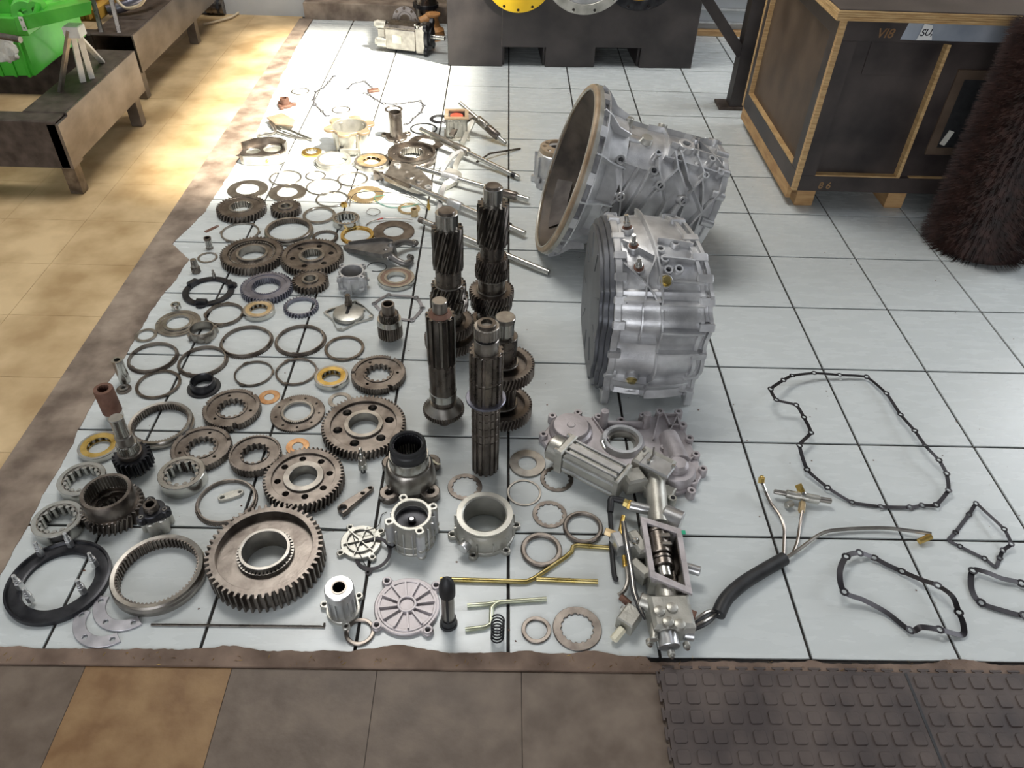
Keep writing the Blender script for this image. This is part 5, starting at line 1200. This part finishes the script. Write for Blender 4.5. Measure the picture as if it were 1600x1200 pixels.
# solenoid blocks and hoses at the left of the valve
obox(K(960, 838, .03), K(972, 862, .03), .024, .04, alu_m, 'solenoid_block', .003); obox(K(978, 846, .03), K(986, 860, .03), .02, .036, alu_m, 'solenoid_block', .003)
otube(K(945, 830, .035), K(962, 836, .035), .010, brass_p, 'hex_fitting', 6)
otube(K(974, 806, .04), K(968, 838, .04), .0055, brass, 'brass_fitting', 12)
otube(K(975, 868, .035), K(977, 886, .03), .006, brass, 'brass_fitting', 12)
for off_ in (0, 1, 2):
    MB().tube(smooth([K(972 + off_ * 2, 815, .055), K(976 + off_ * 3, 850, .060), K(984 + off_ * 2, 890, .055), K(988 + off_ * 3, 925, .05), K(1000 + off_ * 2, 955, .045), K(1008, 968, .04)], 6), .0028, 7).build('striped_hose', rubber if off_ != 1 else steel_l, t)
MB().tube(smooth([K(978, 884, .03), K(981, 905, .025), K(976, 922, .02), K(966, 930, .012)], 6), .005, 8).build('steel_hose', steel_l, t)
obox(K(974, 980, .022), K(992, 955, .022), .040, .040, alu_y, 'solenoid_block', .003)
otube(K(973, 982, .02), K(958, 1000, .012), .010, plate_w, 'plug', 6); otube(K(979, 955, .025), K(970, 950, .025), .008, steel_b, 'hex_fitting', 6)
otube(K(970, 932, .03), K(984, 945, .03), .008, rust, 'copper_fitting', 12)
# ---- hose loom with T fitting, right of valve
t = thing('hose_loom', 'air hose loom in a black sleeve running right from the valve assembly', 'hose')
sl_pts = smooth([G(1122, 960, .018), G(1135, 935, .02), (G(1160, 912, .02)), G(1190, 893, .018), G(1225, 873, .014)], 6)
MB().tube(sl_pts, .0165, 16).build('black_sleeve', rubber, t)
for i in range(4):
    MB().tube(smooth([G(1082, 985 - i * 4, .03), G(1098, 978 - i * 6, .03), G(1110, 970 - i * 5, .022), G(1124, 955 + i * 1, .02)], 5), .0042, 8).build('hose', steel_l if i % 2 else rubber, t)
MB().tube(smooth([G(1224, 870, .014), G(1225, 850, .012), G(1225, 825, .01), G(1218, 805, .012), G(1204, 785, .014), G(1196, 768, .022), G(1191, 755, .03)], 6), .0042, 8).build('left_hose', steel_d, t)
MB().tube(smooth([G(1196, 768, .022), G(1192, 757, .03)], 3), .0045, 8).build('bright_hose_end', steel_b, t)
p = G(1190, 750, .032); MB().mx(Matrix.Translation(p) @ Matrix.Rotation(-.5, 4, 'X')).plate([hexr(.009)], -.008, .008, .001).cyl(.005, .0, .012, 12).build('brass_end', brass, t)
MB().tube(smooth([G(1240, 862, .012), G(1246, 845, .01), G(1250, 820, .012), G(1254, 798, .02)], 5), .0042, 8).build('middle_hose', steel_d, t)
MB().tube(smooth([G(1228, 872, .014), G(1250, 857, .014), G(1285, 833, .012), G(1320, 827, .01), G(1380, 825, .01), G(1420, 829, .014), G(1455, 834, .02)], 6), .0046, 8).build('long_hose', steel_l, t)
a, b = G(1454, 838, .016), G(1436, 846, .010); MB().tube([a, b], [.0085, .0075], 8).build('brass_end', brass, t)
t = thing('tee_valve', 'small cast T shaped air fitting with brass nuts beside the large gasket', 'fitting', at0(1254, 776, .015))
o3 = t.location.copy(); cc = K(1254, 776, .02)
def K2(px, py, z=.02): return G(px, py, z) - o3
for a, b, r, m in (((1209, 768), (1232, 772), .0065, steel_l), ((1228, 771), (1246, 775), .011, alu_y), ((1262, 778), (1280, 781), .012, alu_y), ((1278, 780), (1299, 783), .0075, steel_l), ((1244, 774), (1264, 778), .012, alu_y)):
    otube(K2(*a), K2(*b), r, m, 'arm', 20)
otube(K2(1254, 785, .018), K2(1252, 800, .016), .009, brass_p, 'lower_nut', 6); otube(K2(1253, 770, .026), K2(1247, 757, .036), .010, brass, 'upper_nut', 6)
otube(K2(1238, 786, .012), K2(1228, 790, .012), .009, alu_y, 'foot_lug', 14); otube(K2(1254, 774, .025), K2(1256, 772, .045), .006, steel_b, 'pin', 14)
for q in ((1104, 915), (1112, 915), (1151, 880), (1095, 912)): pass
# ================================================================ steel engine stands, left
def seg(parent, a, b, w_, h, m, name, bev=.003):
    a, b = Vector(a), Vector(b); d = b - a; M = Matrix.Translation((a + b) / 2) @ d.to_track_quat('X', 'Z').to_matrix().to_4x4()
    return MB().mx(M).box(-d.length / 2, d.length / 2, -w_ / 2, w_ / 2, -h / 2, h / 2, bev).build(name, m, parent)
def channel(parent, x0, x1, y0, y1, z0, z1, axis, name, open_end=True):
    """hollow rectangular steel beam with its near end open"""
    w_ = .008; b = MB(); e = .0
    if axis == 'y':
        b.box(x1 - w_, x1, y0, y1, z0, z1, .002); o = b.build(name + '_side', frame_m, parent)
        MB().box(x0, x1 - w_, y0, y1, z1 - w_, z1, .002).build(name + '_top', frame_d, parent)
        MB().box(x0, x0 + w_, y0 + .01, y1, z0, z1 - w_, .001).box(x0 + w_, x1 - w_, y0 + .01, y1, z0, z0 + w_, .001).build(name + '_inside', frame_d, parent)
    else:
        b.box(x0, x1, y0, y0 + w_, z0, z1, .002); b.build(name + '_side', frame_d, parent)
        MB().box(x0, x1, y0 + w_, y1, z1 - w_, z1, .002).build(name + '_top', frame_d, parent)
        MB().box(x0, x1, y1 - w_, y1, z0, z1 - w_, .001).build(name + '_inside', frame_d, parent)
def angle_leg(parent, x, y, z1, m=None):
    MB().plate([[(0, 0), (-.05, 0), (-.05, .006), (-.006, .006), (-.006, .05), (0, .05)]], 0, z1, .001)
    b = MB().at((x, y, 0)).plate([[(0, 0), (-.05, 0), (-.05, .006), (-.006, .006), (-.006, .05), (0, .05)]], 0, z1, .001); b.build('leg', m or frame_m, parent)
t = thing('engine_stand', 'low scuffed steel engine stand nearest the camera, left edge', 'stand', (-1.72, 1.66, 0)); S = Vector(t.location)
o_ = lambda x, y, z=0: (x - S.x, y - S.y, z)
channel(t, -.17, 0, .085, .80, .118, .303, 'y', 'side_beam'); channel(t, -1.6, -.012, 0, .09, .112, .300, 'x', 'front_beam'); channel(t, -1.6, -.17, .72, .80, .118, .30, 'x', 'rear_beam')
MB().plate([[(-.045, .0), (0, .0), (.0, .085), (-.012, .085), (-.012, .01), (-.045, .008)]], .11, .29, .001).build('torn_corner', frame_m, t)
for x, y in ((-.002, .004), (-.002, .67), (-1.2, .004), (-1.2, .67)): angle_leg(t, x, y, .13, frame_m if y > .1 else steel)
P4 = [Vector(G(60, 165, .30)) , ]
for a, b, w_ in ((AX(92, 160, -1.86), AY(108, 47, 1.95), .028), (AX(133, 142, -1.80), AY(112, 48, 1.99), .022), (AX(148, 136, -1.78), AY(121, 46, 2.0), .022), (AX(160, 97, -1.80), AY(126, 60, 2.1), .022)):
    A = Vector(a) - S; B = Vector(b) - S; seg(t, A, B, w_, .012, white_p if w_ < .025 else steel_l, 'angle_strut', .001)
B = Vector(AY(115, 44, 1.97)) - S; MB().at(B).box(-.03, .03, -.03, .03, -.03, .012, .003).build('strut_head', white_p, t)
# green engine front on the stand
t = thing('green_engine', 'bright green painted engine part resting on the near engine stand', 'engine', (-2.05, 2.0, .3)); S = Vector(t.location)
def E3(px, py, y): return Vector(AY(px, py, y)) - S
MB().add(*(lambda P_: ([tuple(p) for p in P_], [(0, 1, 2, 3), (4, 7, 6, 5), (0, 4, 5, 1), (1, 5, 6, 2), (2, 6, 7, 3), (3, 7, 4, 0)]))(
    [E3(28, 50, 1.98), E3(143, 22, 1.92), E3(143, 2, 1.92), E3(22, 28, 1.98), E3(20, 46, 2.16), E3(130, 8, 2.2), E3(130, -4, 2.2), E3(20, 16, 2.16)])).build('bracket_beam', green, t)
b = MB(); p1, p2, p3, p4 = E3(0, 122, 2.05), E3(56, 118, 2.05), E3(80, 98, 2.12), E3(66, 46, 2.12)
b.add([tuple(v) for v in (Vector((-.75, .0, p1.z)), Vector((p2.x, p2.y, p2.z)), Vector((p3.x, p3.y, p3.z + .0)), Vector((p3.x, p3.y + .35, p3.z)), Vector((-.75, .4, p1.z)),
      Vector((-.75, .0, .32)), Vector((p2.x, p2.y, .32)), Vector((p3.x, p3.y, .32)), Vector((p3.x, p3.y + .35, .32)), Vector((-.75, .4, .32)))],
      [(0, 1, 2, 3, 4), (9, 8, 7, 6, 5), (0, 5, 6, 1), (1, 6, 7, 2), (2, 7, 8, 3), (3, 8, 9, 4), (4, 9, 5, 0)]); b.build('sump', green, t)
for i in range(7):
    x = p2.x - .02 - i * .055; MB().box(x - .006, x + .006, p2.y - .014, p2.y + .01, p1.z + .01, .22, .003).build('sump_rib', green, t)
MB().box(-.75, p3.x + .02, .0, .45, .20, .27, .006).build('crankcase', green, t)
q = E3(40, 18, 2.05); MB().at(q, (pi / 2, 0, .3)).lathe([(.02, -.03), (.02, .03), (.045, .03), (.05, .02), (.05, -.03)], 28).build('pulley', green, t)
q = E3(58, 12, 2.02); MB().at(q, (pi / 2, 0, .2)).lathe([(.012, -.02), (.012, .03), (.03, .03), (.032, -.02)], 24).build('pulley', green, t)
MB().tube(smooth([E3(30, 22, 2.0), E3(42, 30, 1.98), E3(55, 22, 1.98), E3(60, 5, 2.0)], 5), .010, 10).build('green_pipe', green, t)
q = E3(36, 37, 1.965); MB().at(q, (pi / 2, 0, 0)).plate([[(-.008, -.025), (.008, -.025), (.008, .025), (-.008, .025)], circ(.004, 10, 0, .014), circ(.004, 10, 0, -.014)], 0, .004, .0005).build('tag_plate', white_p, t)
MB().cyl(.008, .27, .31, 6).build('bolt', green, t)
q = E3(0, 75, 1.96)
t2 = thing('rag', 'crumpled white rag tucked under the green bracket', 'rag', S + E3(12, 72, 1.93)); V = []; F = []
for i in range(9):
    for j in range(9): V.append(((i - 4) * .012 + random.uniform(-.004, .004), -.03 + random.uniform(-.016, .016), (j - 4) * .015 * (1 - .12 * abs(i - 4)) + random.uniform(-.004, .004)))
for i in range(8):
    for j in range(8): F.append((i * 9 + j, i * 9 + 9 + j, i * 9 + 10 + j, i * 9 + j + 1))
o = MB().add(V, F).build('rag_cloth', rag_m, t2); so_ = o.modifiers.new('s', 'SOLIDIFY'); so_.thickness = .003
t2 = thing('black_pipe', 'dark steel pipe end poking out over the white rag', 'pipe', S + E3(0, 56, 1.85)); MB().tube([(-.3, 0, .07), (0, 0, 0), E3(32, 62, 1.83) - E3(0, 56, 1.85)], .012, 14).build('pipe', steel_d, t2)
# far stand with yellow engine
t = thing('engine_stand', 'low scuffed steel engine stand farther back, behind the near stand', 'stand', (-1.80, 2.66, 0)); S = Vector(t.location)
channel(t, -.20, 0, .0, 1.25, .128, .305, 'y', 'side_beam'); channel(t, -1.5, -.20, .0, .09, .12, .300, 'x', 'front_beam'); channel(t, -1.5, -.20, 1.16, 1.25, .13, .30, 'x', 'rear_beam')
for x, y in ((-.012, .0), (-.012, .84), (-1.2, .0), (-1.2, .84)): angle_leg(t, x, y, .14)
for px, dx in ((157, 0), (185, .0)):
    A = Vector(AY(px, 45, 2.70)) - S; seg(t, (A.x, .04, .29), (A.x - .01, .08, .52), .02, .02, steel_d, 'upright', .002)
t = thing('yellow_engine', 'greasy yellow engine block standing on the farther stand', 'engine', (-2.15, 3.0, .3)); S = Vector(t.location)
MB().box(-.35, .12, -.15, .45, .0, .07, .012).build('sump', yellow_d, t)
MB().box(-.32, .10, -.1, .45, .07, .34, .02).build('block', yellow_d, t)
MB().at((-.02, -.16, .07), (pi / 2, 0, 0)).plate([[(-.09, -.05), (.09, -.05), (.09, .06), (-.09, .06)], circ(.035, 20, -.03, .005)], 0, .02, .004).build('side_cover', yellow_d, t)
for x in (-.09, .0, .085): MB().at((x, -.17, .02), (0, 0, 0)).box(-.01, .01, -.015, .02, 0, .14, .003).build('rib', yellow_d, t)
MB().tube(smooth([(.13, -.05, .03), (.22, -.02, .05), (.30, .06, .09), (.33, .2, .16)], 6), .026, 16).build('steel_pipe', steel_bl, t)
a, b, c, d = [Vector(AY(px, py, 2.9)) for px, py in ((178, -6), (195, 12), (218, 8), (228, -6))]
single(MB().tube(smooth([a, b, c, d], 7), .0075, 10), 'cream_hose', hose_c, 'cream hose looping down in front of the yellow engine', 'hose', (0, 0, 0))
single(MB().tube(smooth([G(318, 38, .008), G(340, 33, .008), G(365, 25, .008), G(384, 8, .008), G(386, -8, .008)], 7), .007, 10), 'cream_hose', hose_c, 'cream hose curving over the floor beyond the far engine stand', 'hose', (0, 0, 0))
t = thing('scrap_coupling', 'dark greasy pipe coupling lying beyond the far engine stand', 'coupling', (*G(338, 22, 0).xy, 0))
MB().mx(Matrix.Translation((0, 0, .045)) @ Matrix.Rotation(pi / 2, 4, 'Y')).cyl(.045, -.05, .06, 24).cyl(.03, -.16, -.05, 20).build('coupling_body', steel_d, t)
MB().mx(Matrix.Translation((.0, 0, .045)) @ Matrix.Rotation(pi / 2, 4, 'Y')).plate([circ(.05, 8)], .02, .04, .003).build('collar', rubber, t)
# ================================================================ black tank with discs
t = thing('plastic_skid_tank', 'big black skid with two forklift pockets standing across the back', 'tank', (-.343, 3.262, 0), .0555); S = t
Wd = 1.395; HT = .78; a, b, c, d = .318, .548, .83, 1.09
MB().mx(Matrix.Rotation(pi / 2, 4, 'X')).plate([[(0, 0), (a - .012, 0), (a - .012, .105), (b, .105), (b, 0), (c, 0), (c, .108), (d, .108), (d, 0), (Wd, 0), (Wd, HT), (0, HT)]], -.03, 0, .004).build('front_wall', tank_m, t)
MB().box(0, .03, .03, .66, 0, HT, .003).box(Wd - .03, Wd, .03, .66, 0, HT, .003).build('side_wall', tank_m, t)
MB().box(.0, Wd, .0, .66, HT - .001, HT + .02, .003).build('top', tank_m, t)
MB().box(.0, Wd, .64, .67, 0.12, HT, .003).build('rear_wall', tank_m, t)
for x in (a, b, c, d): MB().box(x - .012, x, .03, .64, 0, .11, .001).build('pocket_wall', tank_m, t)
MB().box(.03, Wd - .03, .03, .64, .108, .12, .001).build('pocket_roof', tank_m, t)
MB().at((.30, -.0005, 0), (pi / 2, 0, 0)).box(-.001, .001, .105, HT, -.0008, .0008).build('mould_seam', steel, t)
lms = t.matrix_basis
def disc(px, pyb, r, name, label, m, m2, th, dy, holes, inner):
    M = Matrix.Translation((-.343, 3.262, 0)) @ Matrix.Rotation(.0555, 4, 'Z')
    p = Vector(AY(px, pyb, 3.30)); l = M.inverted() @ p
    tt = thing(name, label, 'disc', M @ Vector((l.x, -dy, l.z + r)), .0555, 'round discs on the front of the black skid')
    hs = [circ(.008, 12, r * .93 * cos(q), r * .93 * sin(q)) for q in [2 * pi * (i + .5) / holes for i in range(holes)]]
    MB().at((0, 0, 0), (pi / 2, 0, 0)).plate([circ(r, 72), circ(r * inner, 48)] + hs, 0, th, .002).build('disc_face', m, tt)
    MB().at((0, 0, 0), (pi / 2, 0, 0)).plate([circ(r * inner, 48), circ(r * inner * .35, 24)], -.004 if dy > .03 else .0, th * .6, .002).build('disc_centre', m2, tt)
    MB().at((0, dy, 0), (pi / 2, 0, 0)).cyl(r * .3, .001, dy + th * .8, 24).build('axle', steel_d, tt)
disc(809, 17.6, .19, 'yellow_disc', 'bright yellow round disc with bolt holes, left one on the black skid', yellow, yellow, .014, .0005, 14, .5)
disc(911, 21, .24, 'steel_disc', 'dull steel coloured disc with bolt holes, middle one on the black skid', alu_y, alu, .018, .016, 12, .78)
disc(997, 18, .235, 'black_disc', 'black disc with a yellow centre, right one on the black skid', black, yellow, .012, .0005, 12, .78)
# ================================================================ pump group left of tank
t = thing('hydraulic_pump', 'dark hydraulic pump with a splined shaft and pale name plate, left of the black skid', 'pump', (-.60, 3.50, 0), -.22)
MB().box(-.11, .08, -.06, .06, .012, .15, .012).build('pump_body', steel_d, t)
MB().box(-.10, .075, -.066, -.058, .02, .13, .003).build('pale_side', steel_l, t)
MB().box(-.06, -.005, -.069, -.064, .055, .10, .003).build('name_plate', plate_w, t)
MB().box(.08, .13, -.062, .062, .0, .155, .012).build('adapter', steel_l, t)
MB().mx(Matrix.Translation((.14, 0, .09)) @ Matrix.Rotation(pi / 2, 4, 'Y')).plate([bossed(.075, 4, .02, pi / 4, .09)[0]], -.012, .012, .003).cyl(.05, .01, .022, 36).build('mount_flange', black, t)
MB().mx(Matrix.Translation((.15, 0, .09)) @ Matrix.Rotation(pi / 2, 4, 'Y')).cyl(.016, 0, .03, 20).plate([teeth(.014, 14, .002, .4, .4)], .03, .085, .001).build('splined_shaft', steel_b, t)
for x, y, z, r in ((-.14, -.03, .14, .024), (-.135, -.045, .05, .03), (-.15, .03, .10, .02)):
    MB().mx(Matrix.Translation((x, y, z)) @ Matrix.Rotation(pi / 2, 4, 'Y')).cyl(r, -.02, .035, 16).plate([circ(r * .7, 6)], -.035, -.018, .001).build('fitting', alu_y, t)
MB().box(-.15, -.10, -.05, .05, .03, .13, .01).build('valve_block', steel_l, t)
for x, y in ((.09, -.055), (.12, -.05), (.10, .0), (.07, -.03)): MB().at((x, y, .148)).cyl(.009, 0, .014, 6).build('bolt', steel_b, t)
t = thing('flanged_coupling', 'brown round flanged coupling standing behind the hydraulic pump', 'coupling', (*AY(632, 22, 3.74).xy, .1), .1)
MB().at((0, 0, 0), (pi / 2 - .25, 0, 0)).plate([circ(.075, 48), circ(.042, 32)] + [circ(.006, 10, .062 * cos(i * pi / 4), .062 * sin(i * pi / 4)) for i in range(8)], 0, .018, .002).lathe([(.03, -.12), (.03, .012), (.042, .012), (.05, -.02), (.055, -.12)], 36).build('flange', steel, t)
MB().box(-.05, .05, -.02, .10, -.1, -.05, .006).build('foot', steel_d, t)
t = thing('orange_casting', 'orange brown casting lying between the pump and the black skid', 'casting', (-.46, 3.74, 0), .3)
MB().solid([(.07, 0), (.065, .05), (.04, .07), (.03, .12), (.045, .13), (.045, .14)], 24).build('casting_body', orange, t)
MB().at((-.06, 0, .1), (0, 1.2, 0)).cyl(.03, -.02, .05, 20).build('side_port', orange, t)
t = thing('dark_motor', 'dark round motor standing at the wall behind the pump', 'motor', (-.52, 3.95, 0), 0)
MB().cyl(.07, 0, .28, 28, .01).build('motor_body', steel_d, t); MB().cyl(.08, .12, .14, 28).build('flange', black, t); MB().cyl(.04, .28, .34, 20).build('end_cap', black, t)
# ================================================================ bench with square post
t = thing('steel_bench', 'black steel bench leg with foot plate and diagonal brace between skid and crate', 'bench', (1.182, 2.79, 0))
MB().box(-.095, .06, -.055, .065, 0, .014, .002).build('foot_plate', frame_d, t)
MB().box(-.04, .04, -.04, .04, .012, .82, .003).build('post', tank_m, t)
seg(t, (-.03, .0, .27), (-.33, .0, .60), .05, .05, tank_m, 'brace', .002)
MB().box(.035, .05, -.03, .03, .19, .225, .002).build('lug', tank_m, t)
MB().box(-.5, .06, -.05, .05, .74, .80, .003).build('top_rail', tank_m, t)
MB().box(-.5, -.42, -.04, .04, .62, .75, .003).build('rear_post', tank_m, t)
t = thing('wall_rack', 'low wooden rack with bright metal strips against the back wall', 'rack', (1.15, 3.96, 0))
MB().box(0, 1.6, 0.02, .05, .0, .9, .002).build('back_board', glass_m, t)
for z in (.075, .155, .24): MB().box(0.0, 1.6, -.004, .02, z - .006, z + .006, .002).build('metal_strip', alu_m, t)
MB().box(0, 1.6, -.02, .02, 0, .035, .003).build('bottom_plank', wood, t)
# ================================================================ crate
CX, CY = 1.155, 1.706; CW, CD = 1.55, .88; Z0, Z1 = .088, .748
t = thing('plywood_crate', 'large dark plywood crate on pine blocks with raw yellow edges, right', 'crate', (CX, CY, 0))
MB().box(.022, CW - .02, .02, CD - .02, Z0 + .02, Z1 - .02).build('inner_box', ply_s, t)
MB().box(.0, .018, .0, CD, Z0, Z0 + .075, .001).box(.0, .018, .0, .06, Z0 + .075, Z1, .001).box(0, .018, CD - .06, CD, Z0 + .075, Z1, .001).box(0, .018, .06, CD - .06, Z1 - .07, Z1, .001).build('side_frame', ply_f, t)
MB().box(-.0015, .019, -.018, .0, Z0, Z1, .001).build('edge_strip', ply_e, t)
MB().box(.0, .022, .06, CD - .06, Z0 + .075, Z0 + .083, .001).build('edge_strip', ply_e, t); MB().box(.0, .022, CD - .066, CD - .058, Z0 + .08, Z1 - .07, .001).build('edge_strip', ply_e, t)
MB().box(-.002, .0, CD - .02, CD, Z0, Z1, .0005).build('edge_strip', ply_e, t)
# front frame
MB().box(.019, CW, -.018, 0, Z0, Z0 + .065, .001).build('front_rail', ply_f, t); MB().box(.019, CW, -.018, 0, Z1 - .075, Z1, .001).build('front_rail', ply_f, t)
MB().box(.019, .075, -.0175, 0, Z0 + .065, Z1 - .075, .001).build('front_stile', ply_f, t)
MB().box(.075, .42, .012, .02, Z0 + .06, Z1 - .07, .001).build('front_panel', ply_f, t); MB().box(.42, CW, .004, .02, Z0 + .06, Z1 - .07, .001).build('front_panel', ply_f, t)
MB().box(.075, .405, -.0165, .012, Z0 + .062, Z0 + .070, .001).build('edge_strip', ply_e, t)
MB().box(.405, .418, -.018, .012, Z0 + .065, Z1 - .078, .001).build('edge_strip', ply_e, t)
MB().box(.46, .62, -.012, .010, Z0 + .062, Z0 + .068, .001).build('edge_strip', ply_e, t)
MB().box(.14, .40, .008, .014, Z1 - .20, Z1 - .075, .001).build('front_panel', ply_f, t)
# window in the right panel
wm = MB(); x0, x1, z0, z1 = .49, .74, .25, .58
wm.box(x0, x0 + .035, -.004, .006, z0, z1, .001).box(x1 - .035, x1, -.004, .006, z0, z1, .001).box(x0 + .035, x1 - .035, -.0038, .006, z1 - .035, z1, .001).box(x0 + .035, x1 - .035, -.0038, .006, z0, z0 + .03, .001); wm.build('window_frame', ply_s, t)
MB().box(x0 + .03, x1 - .03, .0005, .0036, z0 + .03, z1 - .03).build('dark_window_sheet', rubber, t)  # flat black sheet painted in for the dark inside the hole
MB().at((x0 + .06, -.002, z0 + .07), (0, .3, 0)).box(-.01, .012, -.002, .002, -.03, .03, .001).build('torn_plastic', rag_m, t)
# lid
MB().box(-.035, CW + .04, -.05, CD + .04, Z1, Z1 + .006, .001).build('lid_ply', ply_e, t)
for k in range(4): MB().box(-.035 + .001 * (k % 2), CW + .04, -.05 + .0012 * (k % 2), CD + .04, Z1 + .006 + k * .007, Z1 + .0125 + k * .007, .0008).build('lid_ply', ply_e, t)
MB().box(-.03, CW + .035, -.045, CD + .035, Z1 + .033, Z1 + .037, .001).build('lid_skin', ply_f, t)
# blocks
for x in (.04, .42, .95, 1.42): MB().box(x, x + .075, .02, CD - .02, 0, Z0, .004).build('pine_block', wood, t)
MB().box(.0, .018, .03, CD - .02, .03, Z0, .002).build('pine_skirt', wood, t)
# tape + paper
V = []; F = []; n = 26
for i in range(n + 1):
    x = .225 + .60 * i / n
    for j in range(4): V.append((x + (.012 * (3 - j) / 3 if i == 0 else 0), -.0195 - random.uniform(0, .004) * (0 < i < n), Z1 - .004 - .060 * j / 3))
for i in range(n):
    for j in range(3): F.append((i * 4 + j, i * 4 + j + 1, i * 4 + 5 + j, i * 4 + 4 + j))
MB().add(V, F).build('silver_tape', tape_m, t)
pp = MB().at((.305, -.0265, Z1 - .035), (pi / 2, 0, 0)).plate([[(-.026, -.028), (.030, -.026), (.022, .0), (.014, .024), (-.016, .028), (-.02, .0)]], 0, .0008, .0002).build('paper_scrap', paper, t)
def text(s, size, loc, rot, m, parent, name, shear=0):
    cu = bpy.data.curves.new(name, 'FONT'); cu.body = s; cu.size = size; cu.extrude = .0003; cu.shear = shear; cu.align_x = 'CENTER'; cu.offset = .0004
    o = bpy.data.objects.new(name, cu); me = bpy.data.meshes.new_from_object(o); bpy.data.objects.remove(o)
    me.materials.clear(); me.materials.append(m); o = bpy.data.objects.new(name, me); COL.objects.link(o); o.location = loc; o.rotation_euler = rot; o.parent = parent; return o
text('SU,', .032, (.307, -.0285, Z1 - .046), (pi / 2, -.1, 0), ink, pp if False else t, 'handwriting', .3)
text('8 6', .04, (.125, -.0188, Z0 + .012), (pi / 2, 0, 0), vin_t, t, 'scratched_writing', .1)
text('VI8', .045, (.165, -.0188, Z1 - .06), (pi / 2, 0, 0), vin_t, t, 'scratched_writing', .2)
# ================================================================ sweeper brush
BX, BY, BR, BH = 1.83, 1.44, .205, .84
t = thing('sweeper_brush', 'tall dark brown cylindrical sweeper brush standing at the right edge', 'brush', (BX, BY, 0))
prof = [(.10, .02)] + [(BR * .83 + .003 * (i % 2), .015 + (BH - .03) * i / 36) for i in range(37)] + [(.10, BH)]
MB().solid(prof, 40).build('bristle_core', bristle, t)
V = []; F = []; rnd = random.Random(4); rows = 34
for k in range(15000):
    row = rnd.randrange(rows); a = rnd.uniform(pi * .75, pi * 2.2); col = round(a / .13) * .13; a = col + rnd.gauss(0, .026)
    z = .02 + (BH - .04) * (row + rnd.gauss(0, .35)) / rows; r0 = BR * .78; r1 = BR * (1 + rnd.uniform(-.05, .045)); dz = rnd.gauss(-.006, .008)
    if z < .08: dz -= .01
    z = max(.012, z); zt = max(.003, z + dz); da = .012; aa = a + rnd.gauss(0, .02); w0 = .0018
    p = len(V); V += [(r0 * cos(a), r0 * sin(a), z + w0), (r0 * cos(a + da), r0 * sin(a + da), z - w0), (r1 * cos(aa), r1 * sin(aa), zt)]; F.append((p, p + 1, p + 2))
o = MB().add(V, F).build('bristles', bristle, t); o['kind'] = 'stuff'
MB().lathe([(.05, BH - .01), (.05, BH + .03), (.10, BH + .03), (.10, BH - .01)], 28).build('core_tube', steel_d, t)
# ---- grit and rust specks on the tiles
V = []; F = []; rnd = random.Random(9)
for k in range(420):
    x = rnd.uniform(-1.1, 2.6); y = rnd.uniform(-.3, 3.8)
    if rnd.random() < .5: x = round(x / T) * T + rnd.gauss(0, .012)
    r = rnd.uniform(.0008, .0028); n = 5; p = len(V)
    for i in range(n): V.append((x + r * cos(i * 1.257 + k) * rnd.uniform(.6, 1.6), y + r * sin(i * 1.257 + k), .0004))
    V.append((x, y, .0004 + r * .6))
    for i in range(n): F.append((p + i, p + (i + 1) % n, p + n))
o = MB().add(V, F).build('grit', rust); tag(o, 'brown grit and crumbs scattered over the white tiles', 'dirt'); o['kind'] = 'stuff'
V = []; F = []
for k in range(110):
    x = rnd.uniform(-1.1, 1.0); y = -.345 + rnd.gauss(0, .008); a = rnd.uniform(0, pi); l = rnd.uniform(.002, .007); p = len(V)
    dx, dy = l * cos(a), l * sin(a); V += [(x - dx, y - dy, .003), (x + dy * .15, y - dx * .15, .003), (x + dx, y + dy, .004), (x, y, .0045)]; F += [(p, p + 1, p + 3), (p + 1, p + 2, p + 3), (p, p + 3, p + 2)]
o = MB().add(V, F).build('metal_swarf', brass); tag(o, 'tiny golden metal shavings on the brown cement strip', 'swarf'); o['kind'] = 'stuff'
